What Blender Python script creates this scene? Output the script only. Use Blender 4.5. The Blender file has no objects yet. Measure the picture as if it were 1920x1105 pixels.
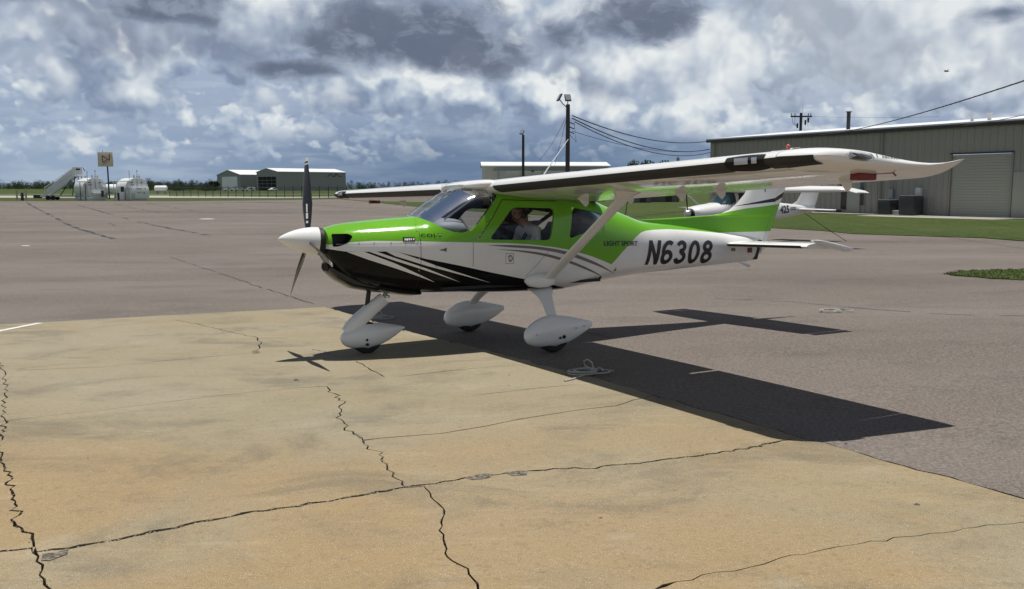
import bpy, bmesh, math, random
import numpy as np
from mathutils import Vector, Matrix
from mathutils.geometry import delaunay_2d_cdt
random.seed(7)
R = math.radians
scene = bpy.context.scene
col = scene.collection

# ------------------------------------------------------------------ camera
FPX, EYE = 1716.6, 1.70                       # focal length in photo pixels (1920 wide), eye height
PITCH = math.atan((552.5 - 351.5) / FPX)
cam_d = bpy.data.cameras.new('camera')
cam_d.sensor_width = 36.0
cam_d.lens = 36.0 * FPX / 1920.0
cam_d.clip_start, cam_d.clip_end = 0.05, 9000.0
cam = bpy.data.objects.new('camera', cam_d)
cam.location = (0, 0, EYE)
cam.rotation_euler = (math.pi / 2 - PITCH, 0, 0)
col.objects.link(cam)
scene.camera = cam

# ------------------------------------------------------------------ colour management
scene.render.engine = 'CYCLES'
scene.view_settings.view_transform = 'Standard'
scene.view_settings.look = 'None'
scene.view_settings.exposure = 0.0
scene.view_settings.gamma = 1.0
scene.cycles.use_denoising = True
scene.cycles.max_bounces = 8
scene.cycles.transparent_max_bounces = 12
scene.cycles.sample_clamp_indirect = 6.0

# ------------------------------------------------------------------ node helper
class NT:
    def __init__(s, tree):
        s.t = tree; s.n = tree.nodes; s.l = tree.links
    def new(s, typ, **kw):
        n = s.n.new(typ)
        for k, v in kw.items(): setattr(n, k, v)
        return n
    def put(s, sock, v):
        if v is None: return
        if hasattr(v, 'links') or isinstance(v, bpy.types.NodeSocket): s.l.new(v, sock)
        else: sock.default_value = v
    def math(s, op, a, b=None, c=None, clamp=False):
        n = s.new('ShaderNodeMath', operation=op, use_clamp=clamp)
        s.put(n.inputs[0], a); s.put(n.inputs[1], b); s.put(n.inputs[2], c)
        return n.outputs[0]
    def vmath(s, op, a, b=None):
        n = s.new('ShaderNodeVectorMath', operation=op)
        s.put(n.inputs[0], a)
        if op == 'SCALE': s.put(n.inputs['Scale'], b)
        elif b is not None: s.put(n.inputs[1], b)
        return n.outputs['Value'] if op in ('LENGTH', 'DOT_PRODUCT') else n.outputs[0]
    def noise(s, vec, scale, detail=4, rough=.5, dist=0., lac=2., dims='3D'):
        n = s.new('ShaderNodeTexNoise', noise_dimensions=dims)
        s.put(n.inputs['Vector'], vec); n.inputs['Scale'].default_value = scale
        n.inputs['Detail'].default_value = detail; n.inputs['Roughness'].default_value = rough
        n.inputs['Distortion'].default_value = dist; n.inputs['Lacunarity'].default_value = lac
        return n.outputs['Fac']
    def ss(s, x, lo, hi, a=0., b=1., kind='SMOOTHSTEP'):
        n = s.new('ShaderNodeMapRange', interpolation_type=kind)
        s.put(n.inputs['Value'], x); s.put(n.inputs['From Min'], lo); s.put(n.inputs['From Max'], hi)
        s.put(n.inputs['To Min'], a); s.put(n.inputs['To Max'], b)
        return n.outputs[0]
    def mix(s, f, a, b, mode='MIX'):
        n = s.new('ShaderNodeMix', data_type='RGBA', blend_type=mode)
        s.put(n.inputs[0], f); s.put(n.inputs[6], a); s.put(n.inputs[7], b)
        return n.outputs[2]
    def sep(s, v):
        n = s.new('ShaderNodeSeparateXYZ'); s.put(n.inputs[0], v); return n.outputs
    def comb(s, x, y, z):
        n = s.new('ShaderNodeCombineXYZ'); s.put(n.inputs[0], x); s.put(n.inputs[1], y); s.put(n.inputs[2], z); return n.outputs[0]
    def ramp(s, f, pts, interp='LINEAR'):
        n = s.new('ShaderNodeValToRGB'); n.color_ramp.interpolation = interp
        e = n.color_ramp.elements
        while len(e) < len(pts): e.new(.5)
        for el, (p, c) in zip(e, pts):
            el.position = p; el.color = (*c, 1) if len(c) == 3 else c
        s.put(n.inputs[0], f); return n.outputs[0]

def rgb(r, g, b):                              # sRGB 0-255 -> linear
    f = lambda c: ((c / 255 + .055) / 1.055) ** 2.4 if c > 10 else c / 255 / 12.92
    return (f(r), f(g), f(b), 1.)
# ------------------------------------------------------------------ sun
SUN_DIR = Vector((.030, .105, 1.0)).normalized()      # towards the sun: nearly overhead, a little beyond the aircraft
sun_d = bpy.data.lights.new('sun', 'SUN')
sun_d.energy = 5.0
sun_d.angle = R(.53)
sun_d.color = (1.0, .965, .90)
sun = bpy.data.objects.new('sun', sun_d)
sun.rotation_euler = SUN_DIR.to_track_quat('Z', 'Y').to_euler()
sun.location = (0, 0, 40)
col.objects.link(sun)

# ------------------------------------------------------------------ world: clear sky behind broken cumulus
world = bpy.data.worlds.new('World')
scene.world = world
world.use_nodes = True
W = NT(world.node_tree)
W.n.clear()
tc = W.new('ShaderNodeTexCoord')
D = tc.outputs['Generated']
sky = W.new('ShaderNodeTexSky', sky_type='NISHITA')
sky.sun_disc = False
sky.sun_elevation = math.asin(SUN_DIR.z)
sky.sun_rotation = math.atan2(SUN_DIR.x, SUN_DIR.y)
sky.air_density, sky.dust_density, sky.ozone_density = 1.0, 0.6, 1.0
dx, dy, dz = W.sep(D)
zpos = W.math('MAXIMUM', dz, 0.0)
# azimuth / elevation in degrees (north = +Y)
az = W.math('MULTIPLY', W.math('ARCTAN2', dx, dy), 57.2958)
el = W.math('MULTIPLY', W.math('ARCSINE', dz), 57.2958)

K = 20.0                                         # background strength is 1/K: cloud radiances below are scene values
def C(r, g, b):
    c = rgb(r, g, b); return (c[0], c[1], c[2], 1.)

P2 = W.comb(W.math('MULTIPLY', az, .0174533), W.math('MULTIPLY', el, .0174533), 0.0)     # sky coordinates in radians

def warp(vec, scale, amt, seed, det=2):
    n = W.new('ShaderNodeTexNoise', noise_dimensions='2D'); n.inputs['Scale'].default_value = scale; n.inputs['Detail'].default_value = det
    W.put(n.inputs['Vector'], W.vmath('ADD', vec, (seed, seed * .7, 0)))
    v = W.vmath('SUBTRACT', n.outputs['Color'], (.5, .5, .5))
    return W.vmath('ADD', vec, W.vmath('SCALE', v, amt))

def puff(vec, scale, detail=2.0, rough=.5):
    n = W.new('ShaderNodeTexVoronoi', feature='F1', voronoi_dimensions='2D')
    W.put(n.inputs['Vector'], vec); n.inputs['Scale'].default_value = scale
    n.inputs['Detail'].default_value = detail; n.inputs['Roughness'].default_value = rough
    n.inputs['Lacunarity'].default_value = 2.3
    n.normalize = True
    return W.math('SUBTRACT', 1.0, n.outputs['Distance'])

def layer(seed, sx, sz, lo, hi, dens_bias, up, detail=2, wamt=.30):
    """cumulus mask and sunlit-top relief for one distance band"""
    base = W.vmath('ADD', W.vmath('MULTIPLY', P2, (sx, sz, 0)), (seed, -seed * 1.3, 0))
    base = warp(base, 2.2, wamt, seed)
    def dens(v, lowf, dt):
        return W.math('ADD', W.math('MULTIPLY', lowf, .62), W.math('MULTIPLY', puff(v, 1.7, dt), .42))
    low0 = W.noise(base, .75, 4, .5, dims='2D')
    v1 = W.vmath('ADD', base, (up * .35, up, 0))
    low1 = W.noise(W.vmath('ADD', base, (0, up * 3.5, 0)), .75, 2, .5, dims='2D')
    n0 = dens(base, low0, detail)
    n1 = dens(v1, W.noise(v1, .75, 4, .5, dims='2D'), detail)
    mask = W.ss(W.math('ADD', n0, dens_bias), lo, hi)
    rel = W.math('ADD', W.math('MULTIPLY', W.math('SUBTRACT', n0, n1), 4.2), W.math('MULTIPLY', W.math('SUBTRACT', low0, low1), 2.0))
    return mask, rel, n0

# --- base: veil of cloud over blue, by elevation
veil = W.ramp(W.ss(el, -2, 14, kind='LINEAR'), [
    (0.0, rgb(128, 147, 172)[:3]), (.16, rgb(132, 151, 177)[:3]), (.30, rgb(143, 160, 186)[:3]),
    (.45, rgb(158, 173, 196)[:3]), (.70, rgb(168, 182, 203)[:3]), (1.0, rgb(160, 178, 204)[:3])])
# rain-dark band low over the middle of the view, paler to the left
dim = W.math('MULTIPLY', W.ss(W.math('ABSOLUTE', W.math('SUBTRACT', az, 1.0)), 4, 22, 1, 0), W.ss(el, 1.0, 5.5, 1, 0))
veil = W.mix(W.math('MULTIPLY', dim, .95), veil, rgb(103, 125, 155))
pale = W.math('MULTIPLY', W.ss(az, -26, -14, 1, 0), W.ss(el, 0, 6, 1, 0))
veil = W.mix(W.math('MULTIPLY', pale, .55), veil, rgb(164, 183, 203))
colr = veil

def shade(mask, rel, dark, mid, lite, k=1.0, off=.0):
    t = W.math('ADD', W.math('MULTIPLY', rel, .75 * k), .42 + off, clamp=True)
    return W.ramp(t, [(0.0, dark[:3]), (.42, mid[:3]), (.72, lite[:3]), (1.0, rgb(238, 241, 240)[:3])])

# soft streaky veil structure
st = W.noise(warp(W.vmath('MULTIPLY', P2, (10, 60, 0)), 1.0, .5, 3.1), 1.0, 4, .55, dims='2D')
colr = W.mix(W.math('MULTIPLY', W.ss(st, .42, .72), W.math('SUBTRACT', .42, W.math('MULTIPLY', dim, .32))), colr, rgb(186, 199, 213))

# far small cumulus, low
m, r_, n_ = layer(11.3, 24, 34, .55, .635, W.ss(el, .6, 3.0, -.10, .0), .16, detail=1)
fade = W.math('MULTIPLY', W.ss(el, .8, 2.4), W.ss(el, 5.0, 8.5, 1, 0))
fade = W.math('MULTIPLY', fade, W.ss(W.math('ABSOLUTE', W.math('SUBTRACT', az, 2.0)), 4, 16, .35, 1))
colr = W.mix(W.math('MULTIPLY', W.math('MULTIPLY', m, fade), .62), colr, shade(m, r_, rgb(136, 154, 180), rgb(166, 182, 202), rgb(200, 211, 221), .8))
# middle cumulus
m, r_, n_ = layer(4.7, 13, 14, .535, .605, W.ss(el, 1.8, 5.5, -.08, .02), .20, wamt=.16)
colr = W.mix(W.math('MULTIPLY', W.math('MULTIPLY', m, W.ss(el, 2.4, 4.6)), .92), colr, shade(m, r_, rgb(126, 142, 168), rgb(166, 180, 199), rgb(208, 217, 224), 1.05))
# near cumulus
m, r_, n_ = layer(2.17, 9.5, 9.5, .52, .60, W.ss(el, 3.5, 8.5, -.05, .03), .20, wamt=.16)
colr = W.mix(W.math('MULTIPLY', W.math('MULTIPLY', m, W.ss(el, 4.2, 6.5)), .9), colr, shade(m, r_, rgb(128, 140, 163), rgb(170, 182, 199), rgb(212, 219, 225), 1.0, .02))
# overcast-bright region to the right
br = W.math('MULTIPLY', W.ss(az, 8, 18), W.ss(el, 3, 7))
colr = W.mix(W.math('MULTIPLY', br, .35), colr, rgb(214, 220, 224))

# dark flat-based clouds: soft ellipses (az, el, half width, half height, weight) broken by noise
BL = [(-20.1, 9.9, 4.3, 1.35, 1.0), (-6.6, 9.1, 6.8, 2.5, 1.15), (-3.6, 8.0, 6.0, 1.9, 1.1), (-13.6, 6.95, 3.4, .75, .9), (-11.0, 8.6, 3.2, 1.3, .9),
      (7.6, 9.8, 4.2, 1.7, 1.05), (2.9, 8.9, 2.2, 1.3, .75), (21.9, 11.0, 3.2, .5, .7), (27.6, 9.3, 2.6, .6, .55), (-28.6, 10.3, 3.2, .7, .7)]
dw = W.noise(warp(W.vmath('MULTIPLY', P2, (14, 22, 0)), 1.2, .6, 8.8), 1.0, 7, .58, dims='2D')
acc = None
for a0, e0, ra, re, w in BL:
    u = W.math('DIVIDE', W.math('SUBTRACT', az, a0), ra)
    v = W.math('DIVIDE', W.math('SUBTRACT', el, e0), re)
    v = W.math('MULTIPLY', v, W.ss(v, -.05, .05, 1.25, .85))           # flatter, harder base
    q = W.math('SQRT', W.math('ADD', W.math('MULTIPLY', u, u), W.math('MULTIPLY', v, v)))
    b = W.math('MULTIPLY', W.math('SUBTRACT', 1.15, q), w)
    acc = b if acc is None else W.math('MAXIMUM', acc, b)
dm = W.math('ADD', acc, W.math('MULTIPLY', W.math('SUBTRACT', dw, .5), 1.45))
dmask = W.ss(dm, -.05, .50)
core = W.ss(dm, .12, .8)
dn = W.noise(warp(W.vmath('MULTIPLY', P2, (18, 30, 0)), 1.0, .6, 5.5), 1.0, 5, .6, dims='2D')
dcol = W.mix(core, rgb(142, 154, 175), rgb(102, 112, 132))
dcol = W.mix(W.ss(dn, .48, .70), dcol, W.mix(.55, dcol, rgb(162, 174, 192)))
colr = W.mix(W.math('MULTIPLY', dmask, .96), colr, dcol)
# unseen cloud higher up, dimmed like shaded bases to lower the ambient light
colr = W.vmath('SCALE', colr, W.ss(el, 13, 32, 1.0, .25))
# overhead the cloud deck breaks up and the clear sky shows
op = W.noise(W.vmath('MULTIPLY', D, (3.0, 3.0, 3.0)), 1.0, 7, .55, .4)
gap = W.math('MULTIPLY', W.ss(el, 14, 30), W.ss(op, .50, .64, 1, 0))
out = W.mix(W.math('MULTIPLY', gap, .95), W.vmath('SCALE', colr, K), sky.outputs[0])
# below the horizon
out = W.mix(W.ss(el, -1.2, -.2, 1, 0), out, W.vmath('SCALE', W.comb(.20, .22, .20), K))
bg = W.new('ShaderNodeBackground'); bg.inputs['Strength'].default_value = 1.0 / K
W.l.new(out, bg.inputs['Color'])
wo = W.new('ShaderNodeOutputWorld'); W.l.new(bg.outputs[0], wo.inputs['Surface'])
world.cycles.sampling_method = 'MANUAL'
world.cycles.sample_map_resolution = 512
# ------------------------------------------------------------------ helpers
def tag(o, label=None, cat=None, group=None, kind=None):
    if label: o['label'] = label
    if cat: o['category'] = cat
    if group: o['group'] = group
    if kind: o['kind'] = kind
    return o

def empty(name, loc=(0, 0, 0), rz=0.0):
    o = bpy.data.objects.new(name, None)
    o.location = loc; o.rotation_euler = (0, 0, rz); o.empty_display_size = .3
    col.objects.link(o)
    return o

def link(name, me, mat=None, parent=None, smooth=False, angle=None):
    o = bpy.data.objects.new(name, me)
    if mat is not None:
        for m in (mat if isinstance(mat, (list, tuple)) else [mat]): me.materials.append(m)
    if smooth:
        me.shade_smooth() if hasattr(me, 'shade_smooth') else None
        if angle is not None: me.set_sharp_from_angle(angle=R(angle))
    if parent is not None: o.parent = parent
    col.objects.link(o)
    return o

class MB:
    """collects primitive shapes; build() links them as ONE mesh object"""
    def __init__(s): s.v, s.f, s.mi, s.cur = [], [], [], 0
    def add(s, vs, fs):
        b = len(s.v); s.v.extend([tuple(map(float, p)) for p in vs]); s.f.extend([tuple(i + b for i in f) for f in fs]); s.mi.extend([s.cur] * len(fs)); return s
    def box(s, c, d, rot=None):
        x, y, z = d[0] / 2, d[1] / 2, d[2] / 2
        vs = [Vector((i * x, j * y, k * z)) for i in (-1, 1) for j in (-1, 1) for k in (-1, 1)]
        if rot is not None: vs = [rot @ v for v in vs]
        vs = [v + Vector(c) for v in vs]
        return s.add(vs, [(0, 1, 3, 2), (4, 6, 7, 5), (0, 4, 5, 1), (2, 3, 7, 6), (0, 2, 6, 4), (1, 5, 7, 3)])
    def tube(s, pts, r, n=8, cap=True, flat=1.0, up=(0, 0, 1)):
        pts = [Vector(p) for p in pts]
        rr = r if isinstance(r, (list, tuple)) else [r] * len(pts)
        vs, fs = [], []
        for i, p in enumerate(pts):
            t = (pts[min(i + 1, len(pts) - 1)] - pts[max(i - 1, 0)]).normalized()
            u = Vector(up)
            if abs(t.dot(u)) > .95: u = Vector((1, 0, 0)) if abs(t.x) < .9 else Vector((0, 1, 0))
            a = t.cross(u).normalized(); b = a.cross(t)
            for k in range(n):
                an = 2 * math.pi * k / n
                vs.append(p + a * math.cos(an) * rr[i] * flat + b * math.sin(an) * rr[i])
        for i in range(len(pts) - 1):
            for k in range(n): fs.append((i * n + k, i * n + (k + 1) % n, (i + 1) * n + (k + 1) % n, (i + 1) * n + k))
        if cap: fs.append(tuple(range(n))[::-1]); fs.append(tuple((len(pts) - 1) * n + k for k in range(n)))
        return s.add(vs, fs)
    def loft(s, rings, cap=True):
        n = len(rings[0]); vs = [p for r in rings for p in r]; fs = []
        for i in range(len(rings) - 1):
            for k in range(n): fs.append((i * n + k, i * n + (k + 1) % n, (i + 1) * n + (k + 1) % n, (i + 1) * n + k))
        if cap: fs.append(tuple(range(n))[::-1]); fs.append(tuple((len(rings) - 1) * n + k for k in range(n)))
        return s.add(vs, fs)
    def prism(s, poly, d, f=lambda a, b, c: (a, b, c), lo=0.0):
        """poly in (a,b), extruded from lo to d; f maps (a,b,c) to space"""
        n = len(poly)
        vs = [f(a, b, lo) for a, b in poly] + [f(a, b, d) for a, b in poly]
        return s.add(vs, [tuple(range(n))[::-1], tuple(range(n, 2 * n))] + [(i, (i + 1) % n, n + (i + 1) % n, n + i) for i in range(n)])
    def sphere(s, c, r, nu=12, nv=8):
        r = (r, r, r) if not isinstance(r, (list, tuple)) else r
        rings = []
        for j in range(1, nv):
            t = math.pi * j / nv
            rings.append([(c[0] + r[0] * math.sin(t) * math.cos(2 * math.pi * k / nu), c[1] + r[1] * math.sin(t) * math.sin(2 * math.pi * k / nu), c[2] + r[2] * math.cos(t)) for k in range(nu)])
        b = len(s.v); s.loft(rings, cap=False)
        top, bot = len(s.v), len(s.v) + 1
        s.v.append((c[0], c[1], c[2] + r[2])); s.v.append((c[0], c[1], c[2] - r[2]))
        L = b + (nv - 2) * nu
        for k in range(nu):
            s.f.append((top, b + (k + 1) % nu, b + k)); s.f.append((bot, L + k, L + (k + 1) % nu)); s.mi.extend([s.cur] * 2)
        return s
    def bm(s):
        bm = bmesh.new()
        vs = [bm.verts.new(p) for p in s.v]
        for f, m in zip(s.f, s.mi):
            try: bm.faces.new([vs[i] for i in f]).material_index = m
            except ValueError: pass
        bmesh.ops.recalc_face_normals(bm, faces=bm.faces)
        return bm
    def mesh(s, name, bevel=0.0, seg=2, recalc=True):
        me = bpy.data.meshes.new(name)
        bm = s.bm()
        if bevel: bmesh.ops.bevel(bm, geom=[e for e in bm.edges if len(e.link_faces) == 2 and e.calc_face_angle(0) > .5], offset=bevel, segments=seg, profile=.5, affect='EDGES', clamp_overlap=True)
        bm.to_mesh(me); bm.free()
        return me
    def build(s, name, mat, parent=None, bevel=0.0, seg=2, smooth=False, angle=40):
        return link(name, s.mesh(name, bevel, seg), mat, parent, smooth or bevel > 0, angle)

def copy_tree(o, parent=None):
    c = o.copy(); col.objects.link(c); c.parent = parent
    for ch in list(o.children): copy_tree(ch, c)
    return c

def bezier_interp(xs, ys):
    xs = np.array(xs, float); ys = np.array(ys, float)
    d = np.diff(ys) / np.diff(xs); m = np.zeros_like(ys)
    m[0], m[-1] = d[0], d[-1]
    for i in range(1, len(xs) - 1):
        m[i] = 0 if d[i - 1] * d[i] <= 0 else 2 * d[i - 1] * d[i] / (d[i - 1] + d[i])
    def f(x):
        x = min(max(x, xs[0]), xs[-1]); i = min(int(np.searchsorted(xs, x, 'right')) - 1, len(xs) - 2)
        h = xs[i + 1] - xs[i]; t = (x - xs[i]) / h
        return float((2*t**3-3*t*t+1)*ys[i] + (t**3-2*t*t+t)*h*m[i] + (-2*t**3+3*t*t)*ys[i+1] + (t**3-t*t)*h*m[i+1])
    return f

# ------------------------------------------------------------------ materials
MATS = {}
def principled(name, color, rough=.5, metal=0., coat=0., spec=.5, fn=None, alpha=None):
    m = bpy.data.materials.new(name); m.use_nodes = True
    t = NT(m.node_tree); b = m.node_tree.nodes['Principled BSDF']
    b.inputs['Base Color'].default_value = (*color[:3], 1)
    b.inputs['Roughness'].default_value = rough; b.inputs['Metallic'].default_value = metal
    b.inputs['Coat Weight'].default_value = coat; b.inputs['Coat Roughness'].default_value = .03
    b.inputs['Specular IOR Level'].default_value = spec
    if fn: fn(t, b)
    MATS[name] = m
    return m
def objc(t):  return t.new('ShaderNodeTexCoord').outputs['Object']
def geo(t): return t.new('ShaderNodeNewGeometry').outputs['Position']
def bump(t, b, h, strength=.3, dist=.01):
    n = t.new('ShaderNodeBump'); n.inputs['Strength'].default_value = strength; n.inputs['Distance'].default_value = dist
    t.put(n.inputs['Height'], h); t.l.new(n.outputs[0], b.inputs['Normal'])
def weathered(name, c, rough=.55, amt=.12, scale=1.2, metal=0., coat=0., streak=True):
    """plain paint or metal with faint grime so that no surface is perfectly flat"""
    def fn(t, b):
        p = objc(t)
        n = t.noise(p, scale, 5, .6)
        k = t.noise(t.vmath('MULTIPLY', p, (6, 6, .5)), scale, 3, .5) if streak else n
        f = t.math('ADD', t.math('MULTIPLY', t.math('SUBTRACT', n, .5), 2 * amt), t.math('MULTIPLY', t.math('SUBTRACT', k, .5), 2 * amt))
        v = t.math('ADD', 1.0, f)
        t.l.new(t.vmath('SCALE', (c[0], c[1], c[2]), v), b.inputs['Base Color'])
        t.l.new(t.ss(n, .3, .7, rough - .06, rough + .08), b.inputs['Roughness'])
    return principled(name, c, rough, metal, coat, fn=fn)

# aircraft frame: world position of the wheels' centre, axes aft / port (towards camera) / up, banked with the apron's slope
YAW, BANK = R(28.263), .0315
AX = Vector((math.cos(YAW), math.sin(YAW), 0)); SXL = Vector((math.sin(YAW), -math.cos(YAW), 0))
ORG = Vector((-.069, 10.103, 0))

def gz(x, y):
    """height of the apron: falls gently away from the camera, level far out"""
    s = (x - ORG.x) * SXL.x + (y - ORG.y) * SXL.y
    z = -.75 * (1 - math.exp(max(BANK * s / .75, -50))) if s < 0 else .4 * (1 - math.exp(-BANK * s / .4))
    t = min(max((y - 60) / 70, 0), 1); t = t * t * (3 - 2 * t)
    return z * (1 - t) - .1 * t

def ray(u, v):
    x, y = (u - 960) / FPX, -(v - 552.5) / FPX
    return Vector((x, math.cos(PITCH) + y * math.sin(PITCH), -math.sin(PITCH) + y * math.cos(PITCH)))
def at(u, v, y):
    """point at distance y seen along a photo direction"""
    d = ray(u, v); d *= y / d.y
    return Vector((d.x, d.y, d.z + EYE))
def gp(u, v):
    """apron point seen along a photo direction"""
    d = ray(u, v); t = 2.0
    while t < 4000 and d.z * t + EYE > gz(d.x * t, d.y * t): t *= 1.01
    lo, hi = t / 1.01, t
    for _ in range(30):
        m = (lo + hi) / 2
        if d.z * m + EYE > gz(d.x * m, d.y * m): lo = m
        else: hi = m
    return (d.x * lo, d.y * lo)

def inside(p, poly):
    x, y = p; c = False; n = len(poly)
    for i in range(n):
        x1, y1 = poly[i]; x2, y2 = poly[i - 1]
        if (y1 > y) != (y2 > y) and x < (x2 - x1) * (y - y1) / (y2 - y1) + x1: c = not c
    return c
def area(poly): return sum(poly[i - 1][0] * poly[i][1] - poly[i][0] * poly[i - 1][1] for i in range(len(poly))) / 2
def refine(poly, step, closed=True):
    out = []
    n = len(poly)
    for i in range(n if closed else n - 1):
        a, b = Vector(poly[i]), Vector(poly[(i + 1) % n])
        L = (b - a).length
        st = step((a + b) / 2) if callable(step) else step
        k = max(1, int(L / st))
        for j in range(k): out.append(tuple(a.lerp(b, j / k)))
    if not closed: out.append(tuple(poly[-1]))
    return out

def drape(name, outer, mat, dz, holes=(), pts=(), skirt=0.0, parent=None, hf=gz):
    """flat-ish sheet on the terrain bounded by outer, with holes, and optional side walls"""
    loops = [outer] + list(holes)
    vs, es = [], []
    for lp in loops:
        b = len(vs); vs += [Vector(p) for p in lp]; es += [(b + i, b + (i + 1) % len(lp)) for i in range(len(lp))]
    vs += [Vector(p) for p in pts if inside(p, outer) and not any(inside(p, h) for h in holes)]
    V, E, F, *_ = delaunay_2d_cdt(vs, es, [], 0, 1e-5)
    keep = []
    for f in F:
        c = sum((V[i] for i in f), Vector((0, 0))) / len(f)
        if inside(c, outer) and not any(inside(c, h) for h in holes):
            a = area([V[i] for i in f])
            keep.append(tuple(f) if a > 0 else tuple(f)[::-1])
    verts = [(v.x, v.y, hf(v.x, v.y) + dz) for v in V]
    if skirt:
        from collections import Counter
        ec = Counter()
        for f in keep:
            for i in range(len(f)): ec[(f[i - 1], f[i])] += 1
        n0 = len(verts); low = {}
        for (a, b) in list(ec):
            if (b, a) not in ec:
                for q in (a, b):
                    if q not in low:
                        low[q] = len(verts); x, y, z = verts[q]; verts.append((x, y, z - skirt))
                keep.append((b, a, low[a], low[b]))
    me = bpy.data.meshes.new(name); me.from_pydata(verts, [], keep); me.update()
    bm = bmesh.new(); bm.from_mesh(me)
    bmesh.ops.delete(bm, geom=[v for v in bm.verts if not v.link_faces], context='VERTS')
    bm.to_mesh(me); bm.free()
    return link(name, me, mat, parent)

def fan_pts(rmin=2.0, rmax=400.0, k=1.13, nth=72):
    out = []; r = rmin
    while r < rmax:
        out += [(r * math.sin(2 * math.pi * (i + .37) / nth), r * math.cos(2 * math.pi * (i + .37) / nth)) for i in range(nth)]
        r *= k
    return out
# ------------------------------------------------------------------ ground materials
def m_asphalt(t, b):
    p = geo(t)
    fine = t.noise(p, 160, 2, .6); agg = t.noise(p, 42, 3, .65); big = t.noise(t.vmath('MULTIPLY', p, (.5, 1.4, 1)), .16, 5, .6, .4)
    blot = t.noise(t.vmath('MULTIPLY', p, (.8, 1.3, 1)), .75, 4, .62); st = t.noise(t.vmath('MULTIPLY', p, (.25, .9, 1)), .09, 3, .5)
    c = t.mix(t.ss(agg, .35, .7), (.081, .067, .057, 1), (.186, .155, .131, 1))
    c = t.mix(t.math('MULTIPLY', t.ss(fine, .58, .68), .75), c, (.36, .325, .29, 1))
    c = t.mix(t.math('MULTIPLY', t.ss(fine, .30, .42, 1, 0), .6), c, (.06, .053, .05, 1))
    c = t.mix(t.ss(big, .40, .66, .0, .50), c, t.mix(.5, c, (.245, .215, .195, 1)))
    c = t.mix(t.ss(blot, .48, .70, 0, .5), c, t.vmath('SCALE', c, .62))
    c = t.mix(t.ss(st, .53, .66, 0, .55), c, t.vmath('SCALE', c, .66))
    t.l.new(c, b.inputs['Base Color'])
    t.l.new(t.ss(blot, .3, .7, .92, .78), b.inputs['Roughness'])
    bump(t, b, t.math('ADD', agg, t.math('MULTIPLY', fine, .5)), .55, .006)
principled('asphalt', (.14, .12, .11), .9, spec=.3, fn=m_asphalt)

def m_concrete(t, b):
    p = geo(t)
    big = t.noise(p, .33, 5, .6, .3); mid = t.noise(t.vmath('MULTIPLY', p, (1, 1.4, 1)), 1.7, 6, .62, .3); fine = t.noise(p, 26, 4, .65); gr = t.noise(p, 150, 2, .6)
    rust = t.noise(t.vmath('ADD', p, (7.3, 2.1, 0)), .42, 6, .62, .5)
    px, py, pz = t.sep(p)
    near = t.ss(py, 4.2, 7.6, 1, 0)                       # the slabs by the camera are ochre-stained, the far ones greyer
    c = t.mix(t.ss(big, .35, .65), (.236, .198, .124, 1), (.262, .230, .162, 1))
    c = t.mix(t.math('MULTIPLY', t.ss(near, 0, 1, .10, .95), t.ss(rust, .26, .60)), c, (.276, .196, .102, 1))
    c = t.mix(t.math('MULTIPLY', near, t.ss(rust, .60, .76, 0, .55)), c, (.165, .100, .043, 1))
    c = t.mix(t.ss(mid, .50, .74, 0, .42), c, (.170, .148, .100, 1))
    c = t.mix(t.math('MULTIPLY', t.ss(mid, .28, .42, 1, 0), .4), c, (.33, .29, .205, 1))
    sc = t.noise(t.vmath('MULTIPLY', t.vmath('ADD', p, (3, 1, 0)), (2.2, 7, 1)), 1.6, 7, .7, 1.2)
    c = t.mix(t.ss(sc, .60, .74, 0, .45), c, (.35, .31, .23, 1))
    c = t.mix(t.ss(fine, .50, .72, 0, .55), c, t.vmath('SCALE', c, .66))
    blot = t.noise(t.vmath('MULTIPLY', t.vmath('ADD', p, (1.7, 4.4, 0)), (1, 1.5, 1)), .85, 7, .68, .6)
    c = t.mix(t.ss(blot, .48, .68, 0, .70), c, t.mix(.5, t.vmath('SCALE', c, .60), (.125, .115, .092, 1)))
    wash = t.noise(t.vmath('MULTIPLY', t.vmath('ADD', p, (9.7, 1.4, 0)), (.6, 3.2, 1)), 1.1, 7, .7, .8)
    c = t.mix(t.ss(wash, .56, .70, 0, .5), c, t.vmath('SCALE', c, 1.32))
    sp = t.noise(p, 70, 3, .7)
    c = t.mix(t.ss(sp, .58, .70, 0, .55), c, t.vmath('SCALE', c, .58))
    c = t.mix(t.ss(gr, .64, .73, 0, .6), c, (.46, .42, .33, 1))
    c = t.mix(t.ss(gr, .26, .36, .5, 0), c, t.vmath('SCALE', c, .55))
    fl = t.noise(p, 260, 1, .5); pit = t.noise(p, 120, 2, .55)
    c = t.mix(t.ss(fl, .66, .70, 0, .8), c, (.58, .54, .44, 1))
    c = t.mix(t.ss(pit, .68, .72, 0, .75), c, (.085, .07, .05, 1))
    scr = t.noise(t.vmath('MULTIPLY', t.vmath('ADD', p, (0, 5, 0)), (3.5, 26, 1)), 1.0, 5, .65, 1.6)
    c = t.mix(t.ss(scr, .66, .74, 0, .35), c, (.40, .36, .28, 1))
    t.l.new(c, b.inputs['Base Color'])
    bump(t, b, t.math('ADD', t.math('MULTIPLY', fine, .8), t.math('MULTIPLY', gr, .5)), .35, .004)
principled('concrete', (.3, .25, .17), .92, spec=.25, fn=m_concrete)

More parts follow.
